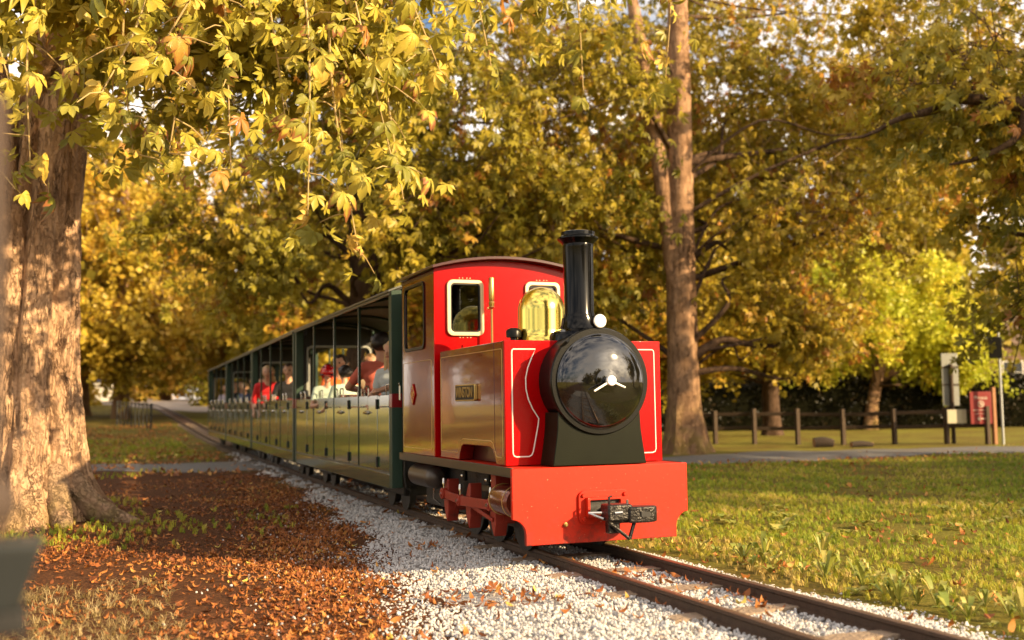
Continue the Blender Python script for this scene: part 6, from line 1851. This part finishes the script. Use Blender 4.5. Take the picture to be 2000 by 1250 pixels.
def cottage(name, label, o, w, dep, h, roof_h, wall, wins, roofm='roof_slate', turn=0.0):
    """stone house: o = left front corner, front along RX turned"""
    ex = (Matrix.Rotation(turn, 3, 'Z') @ RX); ey = Vector((-ex.y, ex.x, 0)); o = Vector(o)
    r = thing(name, label, 'building', tuple(o))
    L = lambda a, b, c: o + ex * a + ey * b + Vector((0, 0, c))
    mb = MB()
    mb.add([L(0, 0, -.5), L(w, 0, -.5), L(w, dep, -.5), L(0, dep, -.5), L(0, 0, h), L(w, 0, h), L(w, dep, h), L(0, dep, h), L(0, dep / 2, h + roof_h), L(w, dep / 2, h + roof_h)],
           [(0, 1, 5, 4), (1, 2, 6, 9, 5), (2, 3, 7, 6), (3, 0, 4, 8, 7), (0, 3, 2, 1)])
    mb.build('wall', wall, r, smooth=0)
    rf = MB(); e = .25
    for s in (0, 1):
        y0, y1 = (-e, dep / 2) if s == 0 else (dep + e, dep / 2)
        z0 = h - e * roof_h / (dep / 2) + .03
        q = [L(-e, y0, z0), L(w + e, y0, z0), L(w + e, y1, h + roof_h + .03), L(-e, y1, h + roof_h + .03)]
        rf.add(q + [v + Vector((0, 0, .12)) for v in q], [(0, 1, 2, 3), (7, 6, 5, 4), (0, 4, 5, 1), (1, 5, 6, 2), (2, 6, 7, 3), (3, 7, 4, 0)])
    ro = rf.build('roof', roofm, r, smooth=0)
    ch = MB(); c0 = L(w * .8, dep / 2, h + roof_h)
    ch.box((c0.x - .35, c0.y - .3, c0.z - .6), (c0.x + .35, c0.y + .3, c0.z + 1.0)); sub(ch.build('chimney', wall, None), ro)
    for (a, b, c, d) in wins:
        fr = MB(); t = .07
        def slab(a0, a1, z0, z1, y0, y1):
            v = [L(a0, y0, z0), L(a1, y0, z0), L(a1, y0, z1), L(a0, y0, z1), L(a0, y1, z0), L(a1, y1, z0), L(a1, y1, z1), L(a0, y1, z1)]
            return v, [(0, 1, 2, 3), (7, 6, 5, 4), (0, 4, 5, 1), (1, 5, 6, 2), (2, 6, 7, 3), (3, 7, 4, 0)]
        for q in ((a, b, c, c + t), (a, b, d - t, d), (a, a + t, c + t, d - t), (b - t, b, c + t, d - t), ((a + b) / 2 - t / 2, (a + b) / 2 + t / 2, c + t, d - t)): fr.add(*slab(*q, -.06, -.003))
        wo = fr.build('window', 'booth_white', r, smooth=0)
        for (x0, x1) in ((a + t, (a + b) / 2 - t / 2), ((a + b) / 2 + t / 2, b - t)):
            sub(MB().add(*slab(x0 + .003, x1 - .003, c + t + .003, d - t - .003, -.03, -.004)).build('pane', 'window_dark', None, smooth=0), wo)
            zz = (c + d) / 2; sub(MB().add(*slab(x0 + .003, x1 - .003, zz - .015, zz + .015, -.05, -.031)).build('glazing_bar', 'booth_white', None, smooth=0), wo)
        sub(MB().add(*slab(a - .1, b + .1, c - .10, c - .002, -.12, -.003)).build('sill', 'cottage_pale', None, smooth=0), wo)
    return r
cottage('stone_cottage', 'brown stone cottage with white casement window above the hedge at the right edge', (42.2, 40.1, -.16), 9, 6, 4.3, 2.4, 'cottage_stone', [(1.95, 3.15, 1.95, 3.25), (4.6, 5.8, 1.95, 3.25)])
cottage('distant_house', 'pale rendered house barely seen behind the lemon yellow tree', (50.2, 53.2, .2), 7, 6, 3.4, 2.2, 'cottage_pale', [(2, 3, 1.2, 2.2)])
cottage('park_booth', 'small white park booth with blue door far off behind the chestnut trunk', (-4.1, 90.2, 1.7), 2.4, 2, 1.9, .5, 'booth_white', [(1.2, 1.8, .9, 1.5)], 'booth_blue')

# ------------------------------------------------------------------ iron railings beside the far track
def railings(label, a, b, n, h=1.05):
    g0 = gz(*a)
    r = thing('iron_railing', label, 'railing', (a[0], a[1], g0), group='black iron railings by the track')
    pts = []
    for i in range(n):
        t = i / (n - 1); x, y = a[0] + (b[0] - a[0]) * t, a[1] + (b[1] - a[1]) * t; z = gz(x, y)
        w = .042 if i in (0, n - 1) else .028
        MB().lathe([(.0, -.1), (w, -.1), (w, h), (w * 1.9, h + .02), (w * 1.9, h + .06), (w * .5, h + .10), (.0, h + .12)], (x, y, z), 'z', 8).build('upright', 'iron_paint', r)
        pts.append((x, y, z))
    for hh in (.18, .95):
        for i in range(n - 1):
            p, q = pts[i], pts[i + 1]
            MB().tube([(p[0], p[1], p[2] + hh), (q[0], q[1], q[2] + hh)], .014, 5).build('cross_bar', 'iron_paint', r)
railings('black iron railing on the grass left of the far track', (-1.34, 41.8), (-2.63, 47.7), 10)
railings('short black iron railing just behind the tail of the train', (1.45, 45.2), (2.6, 48.0), 6)

# ------------------------------------------------------------------ out-of-focus post and container close to the camera
def foreground():
    g = gz(-3.62, -5.4)
    r = thing('wooden_post', 'blurred brown wooden post at the extreme left edge close to the camera', 'post', (-3.60, -5.385, g))
    V, F = woody([(-3.585, -5.38, g - .1, .058), (-3.585, -5.38, .5, .057), (-3.587, -5.38, 1.1, .056), (-3.587, -5.38, 1.55, .054)], 24, 30, .03, 0, 0, 1, 2, ridges=.02)
    MB().add(V, F).build('post_shaft', 'fg_wood', r, smooth=50)
    MB().lathe([(.0, .965), (.064, .965), (.072, .98), (.072, 1.0), (.060, 1.02), (.0, 1.02)], (-3.583, -5.38, -.02), 'z', 20).build('post_collar', 'fg_wood', r)
    t = thing('grey_container', 'blurred blue-grey tapered box on a thin black stake in the lower left corner', 'container', (-3.545, -5.36, g))
    def ringz(z, w, d): return [(-3.545 - w, -5.375 - d, z), (-3.545 + w, -5.375 - d, z), (-3.545 + w, -5.375 + d, z), (-3.545 - w, -5.375 + d, z)]
    mb = MB()
    lv = [ringz(.822, .042, .035), ringz(.86, .055, .045), ringz(.912, .072, .060), ringz(.918, .070, .058)]
    vs = [q for l in lv for q in l]; fs = [(0, 3, 2, 1), (12, 13, 14, 15)]
    for i in range(3):
        for j in range(4): fs.append((i * 4 + j, i * 4 + (j + 1) % 4, (i + 1) * 4 + (j + 1) % 4, (i + 1) * 4 + j))
    mb.add(vs, fs).build('shell', 'fg_grey', t, bevel=.006)
    MB().prism_z([(-3.592, -5.415), (-3.495, -5.415), (-3.495, -5.335), (-3.592, -5.335)], .790, .8215).build('base', 'fg_black', t, bevel=.003)
    MB().tube([(-3.497, -5.38, .812), (-3.496, -5.38, .3), (-3.496, -5.38, g - .1)], .0035, 6).build('stake', 'fg_black', t)
foreground()

# ------------------------------------------------------------------ ground cover
CAM = np.array([-3.402, -7.064])
def in_path(x, y):
    c = np.interp(x, [-30, -12, -3.4, 2, 7, 12, 17, 27], [27, 20.6, 17.7, 14.6, 12.8, 13.2, 12.3, 9.6]); return np.abs(y - c) < 1.7
def patch(x, y, k=1.0, s=0.0):
    return np.sin(x * 1.1 * k + s) * np.cos(y * .9 * k + 2 * s) + .6 * np.sin(x * 2.3 * k - y * 1.7 * k + s) + .4 * np.sin(x * 4.1 * k + y * 3.3 * k)
def blade_tuft(n, seed, spread=.5, w=.035, bend=.5):
    r = random.Random(seed); V, F = [], []
    for i in range(n):
        a = r.uniform(0, 6.28); b = r.uniform(.1, 1) * spread; h = r.uniform(.55, 1.0); dx, dy = math.cos(a), math.sin(a); px, py = -dy * w, dx * w
        bx, by = r.uniform(-.22, .22), r.uniform(-.22, .22); o = len(V); k = bend * r.uniform(.4, 1.3)
        V += [(bx - px, by - py, 0), (bx + px, by + py, 0), (bx + dx * b * .35 - px * .8, by + dy * b * .35 - py * .8, h * .6), (bx + dx * b * .35 + px * .8, by + dy * b * .35 + py * .8, h * .6), (bx + dx * (b + k * .3), by + dy * (b + k * .3), h * (1 - k * .25))]
        F += [(o, o + 1, o + 3), (o, o + 3, o + 2), (o + 2, o + 3, o + 4)]
    return np.array(V), np.array(F)
TUFTS = [blade_tuft(11, 1), blade_tuft(11, 2, .7), blade_tuft(9, 3, .35)]
def lay(name, x, y, size, mat, label, tmpls, tone, cat, lift=0.0, tilt=.12, zf=None):
    n = len(x); z = (zf(x, y) if zf is not None else ground_z(x, y)) + lift
    a = rr(0, 6.28, n); ax = np.stack([np.cos(a), np.sin(a), rng.normal(0, tilt, n)], 1); nm = np.stack([rng.normal(0, tilt, n), rng.normal(0, tilt, n), np.ones(n)], 1)
    pos = np.stack([x, y, z], 1); w = rng.integers(0, len(tmpls), n)
    VV, FF, RN = [], [], []; off = 0
    for k, (tv, tf) in enumerate(tmpls):
        m = w == k; V, F = bake(tv, tf, pos[m], ax[m], nm[m], size[m]); VV.append(V); FF.append(F + off); RN.append(np.repeat(tone[m], len(tv))); off += len(V)
    o = np_obj(name, np.concatenate(VV), np.concatenate(FF), mat, attrs={'rnd': np.concatenate(RN)})
    tag(o, label, cat, kind='stuff'); return o

def lawn():
    # right-hand lawn; tufts thin out and grow with distance
    n = 105000
    x = rr(.75, 22, n); y = rr(-5, 14, n)
    dist = np.hypot(x - CAM[0], y - CAM[1])
    fwd = (x - CAM[0]) * .359 + (y - CAM[1]) * .933; rgt = (x - CAM[0]) * .933 - (y - CAM[1]) * .359
    m = (fwd > 3) & (np.abs(rgt / np.maximum(fwd, .1)) < .75) & ~in_path(x, y) & (x > right_edge(y) + rng.normal(.0, .07, n))
    m &= rng.random(n) < np.clip(150 / dist ** 2, .12, 1)
    m &= ~((patch(x, y, 1.0, 1.0) > .70) & (rng.random(n) < .82))
    x, y, dist = x[m], y[m], dist[m]
    tone = np.clip(.45 + .26 * patch(x, y, .8, .3) + rng.normal(0, .22, len(x)) + .25 * np.exp(-(x - 1.0) / .9), 0, 1)
    lay('grass', x, y, rr(.030, .072, len(x)) * (1 + dist * .012), 'grass_blade', 'rough green and yellowing grass on the right of the track', TUFTS, tone, 'grass')
    n = 1400
    x = rr(1.0, 9, n); y = rr(-4, 9, n); dist = np.hypot(x - CAM[0], y - CAM[1])
    m = (patch(x, y, 1.7, 2.2) > .75) & (x > right_edge(y) + .12) & (rng.random(n) < np.clip(110 / dist ** 2, .2, 1)) & ~in_path(x, y); x, y = x[m], y[m]
    lay('long_grass', x, y, rr(.08, .15, len(x)), 'grass_blade', 'taller clumps of grass in the lawn right of the track', [blade_tuft(10, 15, .8, .022, .9), blade_tuft(8, 16, 1.0, .025, 1.1)], np.clip(.5 + rng.normal(0, .3, len(x)), 0, 1), 'grass')
    # grass round the foot of the chestnut and patches beyond
    n = 16000
    x = rr(-8, -.9, n); y = rr(1.0, 34, n)
    dens = np.exp(-((x + 3.9) ** 2 / 1.3 + (y - 5.0) ** 2 / 1.3)) * 1.6 + .55 * (patch(x, y, .6, 2.0) > .55) * sstep(3, 7, y) + .30 * sstep(19, 24, y) + .03 * (patch(x, y, 1.4, 1.0) > .9)
    m = (rng.random(n) < dens) & ~in_path(x, y) & (np.hypot(x + 4.07, y - 6.28) > .62) & (x < left_edge(y) - .25)
    x, y = x[m], y[m]
    lay('grass', x, y, rr(.05, .11, len(x)) * np.where(y > 15, 1.5, 1), 'grass_blade', 'thin grass round the chestnut roots and left of the track', TUFTS, np.clip(.55 + rng.normal(0, .22, len(x)), 0, 1), 'grass')
    n = 3600
    x = rr(-5.2, -2.9, n); y = rr(-3.2, 1.4, n); m = rng.random(n) < np.clip(.25 + .5 * (-x - 2.9), .0, .9); x, y = x[m], y[m]
    lay('dry_grass', x, y, rr(.03, .075, len(x)), 'dry_grass', 'dry straw-coloured grass in the lower left corner', [blade_tuft(9, 5, 1.2, .03, 1.0), blade_tuft(9, 6, 1.4, .03, 1.1)], rng.random(len(x)), 'grass')
lawn()

def litter():
    def curl(seed, c, tw, n=5, w=.16):
        r = random.Random(seed); V, F = [], []
        wd = [.25, .8, 1.0, .75, .08]
        for i in range(n):
            t = i / (n - 1); a = c * (t - .5); yy = math.sin(a) / c; zz = (1 - math.cos(a)) / c * 1.0 + .02
            for s in (-1, 1):
                V.append((s * w * wd[i] + tw * (t - .5) * .3, yy, zz + s * tw * (t - .5) * w * 1.6 + abs(s) * r.uniform(0, .05)))
        for i in range(n - 1):
            q = i * 2; F += [(q, q + 1, q + 3), (q, q + 3, q + 2)]
        return np.array(V), np.array(F)
    T_ = [curl(1, 1.2, .6), curl(2, 2.2, -.8, w=.2), curl(3, .6, .4, w=.24), curl(4, 2.8, 1.2, w=.14), tmpl_palm(5, 9, .25), tmpl_palm(3, 4, .4)]
    T_ = [T_[i] for i in (0, 1, 2, 3, 0, 1, 2, 3, 1, 3, 4)]
    # thick litter left of the ballast
    n = 120000
    x = rr(-7.5, -.5, n); y = rr(-3.8, 13, n) ; d = np.hypot(x - CAM[0], y - CAM[1]); e = left_edge(y) - x
    band = np.exp(-((e - .35) / .55) ** 2) * 1.05 + .30 * (patch(x, y, 1.2, .7) > .15) + .10
    band += .5 * np.exp(-((x + 3.6) ** 2 / 1.2 + (y - 3.2) ** 2 / .8))
    m = (rng.random(n) < band * .62 * np.clip(120 / d ** 2, .25, 1)) & (e > -.25) & ((e > 0) | (rng.random(n) < .25))
    x, y = x[m], y[m]
    lay('fallen_leaves', x, y, rr(.024, .076, len(x)), 'fallen_leaf', 'rust-brown fallen chestnut leaves on the dirt left of the gravel', T_, np.clip(.36 + .25 * patch(x, y, .8, 3) * .5 + rng.normal(0, .24, len(x)), 0, 1), 'leaves', .008, .35)
    # leaves on the ballast, mostly against the rails and in the litter tongues
    n = 9000
    y = -4.5 + 14 * rng.random(n) ** 1.2; x = rr(-1.9, 1.0, n)
    nz = np.sin(x * 3.1 + y * 1.7) + np.sin(x * 1.3 - y * 2.9 + 1) + .6 * np.sin(x * 6.3 + y * 4.7)
    pr = .025 + .10 * np.exp(-((np.abs(x) - .34) / .05) ** 2) + .55 * ((x < -.75) & (nz > 1.35)) + .30 * ((np.abs(x) < .27) & (patch(x, y, 2.2, 1) > .2)) + .30 * np.exp(-((x - left_edge(y)) / .12) ** 2)
    m = (rng.random(n) < pr) & (x > left_edge(y) - .1) & (x < right_edge(y)) & (np.abs(np.abs(x) - .30) > .05)
    x, y = x[m], y[m]
    lay('fallen_leaves', x, y, rr(.045, .10, len(x)), 'fallen_leaf', 'scattered brown leaves lying on the white gravel and against the rails', T_, np.clip(.40 + rng.normal(0, .25, len(x)), 0, 1), 'leaves', .022, .5, zf=lambda a, b: ballast_z(a, b))
    # on the lawn
    n = 30000
    x = rr(.8, 20, n); y = rr(-4, 14, n); d = np.hypot(x - CAM[0], y - CAM[1]); e = x - right_edge(y)
    pr = .14 * (patch(x, y, 1.0, 1.0) > .80) + .015 + .35 * np.exp(-((e - .25) / .30) ** 2) * (y > -.6) * (y < 2.2) + .35 * np.exp(-((y - np.interp(x, [2, 7, 12, 17], [12.4, 10.6, 10.9, 10.0])) / .9) ** 2) * 1.6
    m = (rng.random(n) < pr * np.clip(160 / d ** 2, .25, 1) * 1.4) & (e > 0)
    x, y = x[m], y[m]
    lay('fallen_leaves', x, y, rr(.045, .105, len(x)), 'fallen_leaf', 'orange and brown leaves strewn over the lawn right of the track', T_, np.clip(.55 + rng.normal(0, .22, len(x)), 0, 1), 'leaves', .03, .5)
    # far left and over the path
    n = 9000
    x = rr(-9, 3, n); y = rr(13, 46, n); m = (rng.random(n) < .55 * (patch(x, y, .6, 2.0) < .45) + .05) & ~((np.abs(x - track_x(y)) < .8)); x, y = x[m], y[m]
    lay('fallen_leaves', x, y, rr(.09, .17, len(x)), 'fallen_leaf', 'russet leaf litter on the grass by the far track', T_[:4], np.clip(.55 + rng.normal(0, .2, len(x)), 0, 1), 'leaves', .05, .3)
litter()

# ------------------------------------------------------------------ broad-leaved weeds along the gravel
def weeds():
    def weed_mesh(seed, n, L, w, up):
        r = random.Random(seed); V, F, T = [], [], []
        for i in range(n):
            a = 6.28 * i / n * 1.0 + r.uniform(-.35, .35); l = L * r.uniform(.6, 1.1); rise_ = up * r.uniform(.5, 1.25); o = len(V); tone = r.random()
            st = (0, .2, .42, .64, .84, 1.0); wd = (.10, .45, .95, 1.0, .62, .03); ca, sa = math.cos(a), math.sin(a)
            for t, ww in zip(st, wd):
                rad = l * (t * .95) * (1 - .25 * rise_ * t); z = l * rise_ * math.sin(t * 2.3) * .62 + .012
                for s in (-1, 0, 1):
                    px, py = rad, s * w * ww * l
                    V.append((px * ca - py * sa, px * sa + py * ca, z + (.12 * w * l if s else 0))); T.append(tone)
            for k in range(5):
                for s in (0, 1):
                    q = o + k * 3 + s; F.append((q, q + 1, q + 4, q + 3))
        me = np_mesh('weed', V, F, 'weed_leaf', {'rnd': T}, smooth=True); return me
    kinds = [weed_mesh(1, 9, .22, .16, .9), weed_mesh(2, 12, .20, .11, 1.3), weed_mesh(3, 7, .17, .27, .7), weed_mesh(4, 14, .24, .09, 1.5), weed_mesh(5, 8, .14, .30, .55)]
    g1, g2 = 'weeds along the gravel edge', 'weeds in the lawn'
    for i in range(46):
        y = -3.3 + 3.9 * i / 45 + random.uniform(-.15, .15); x = float(right_edge(y)) + abs(random.gauss(.12, .28)) + .04
        o = bpy.data.objects.new('weed_plant', kinds[random.choice((0, 1, 1, 3, 3, 2))]); COL.objects.link(o)
        o.location = (x, y, gz(x, y) + .0); o.rotation_euler = (random.uniform(-.1, .1), random.uniform(-.1, .1), random.uniform(0, 6.28)); s = random.uniform(.40, .95); o.scale = (s, s, s)
        tag(o, 'leafy green weed growing beside the right edge of the white gravel', 'plant', g1)
    for i in range(34):
        cx, cy_ = random.choice(((1.75, 2.6), (1.7, 2.4), (2.3, 2.7), (3.4, 2.6), (4.4, 1.4), (4.9, 2.2), (5.6, 2.3), (3.0, 1.3), (2.6, 4.1)))
        x, y = cx + random.gauss(0, .35), cy_ + random.gauss(0, .35)
        if x < float(right_edge(y)) + .15: continue
        o = bpy.data.objects.new('weed_plant', kinds[random.choice((2, 4, 0, 4, 2))]); COL.objects.link(o)
        o.location = (x, y, gz(x, y)); o.rotation_euler = (random.uniform(-.1, .1), random.uniform(-.1, .1), random.uniform(0, 6.28)); s = random.uniform(.6, 1.15); o.scale = (s, s, s)
        tag(o, 'broad-leaved weed standing in the lawn right of the locomotive', 'plant', g2)
weeds()
print('objects', len(bpy.data.objects))
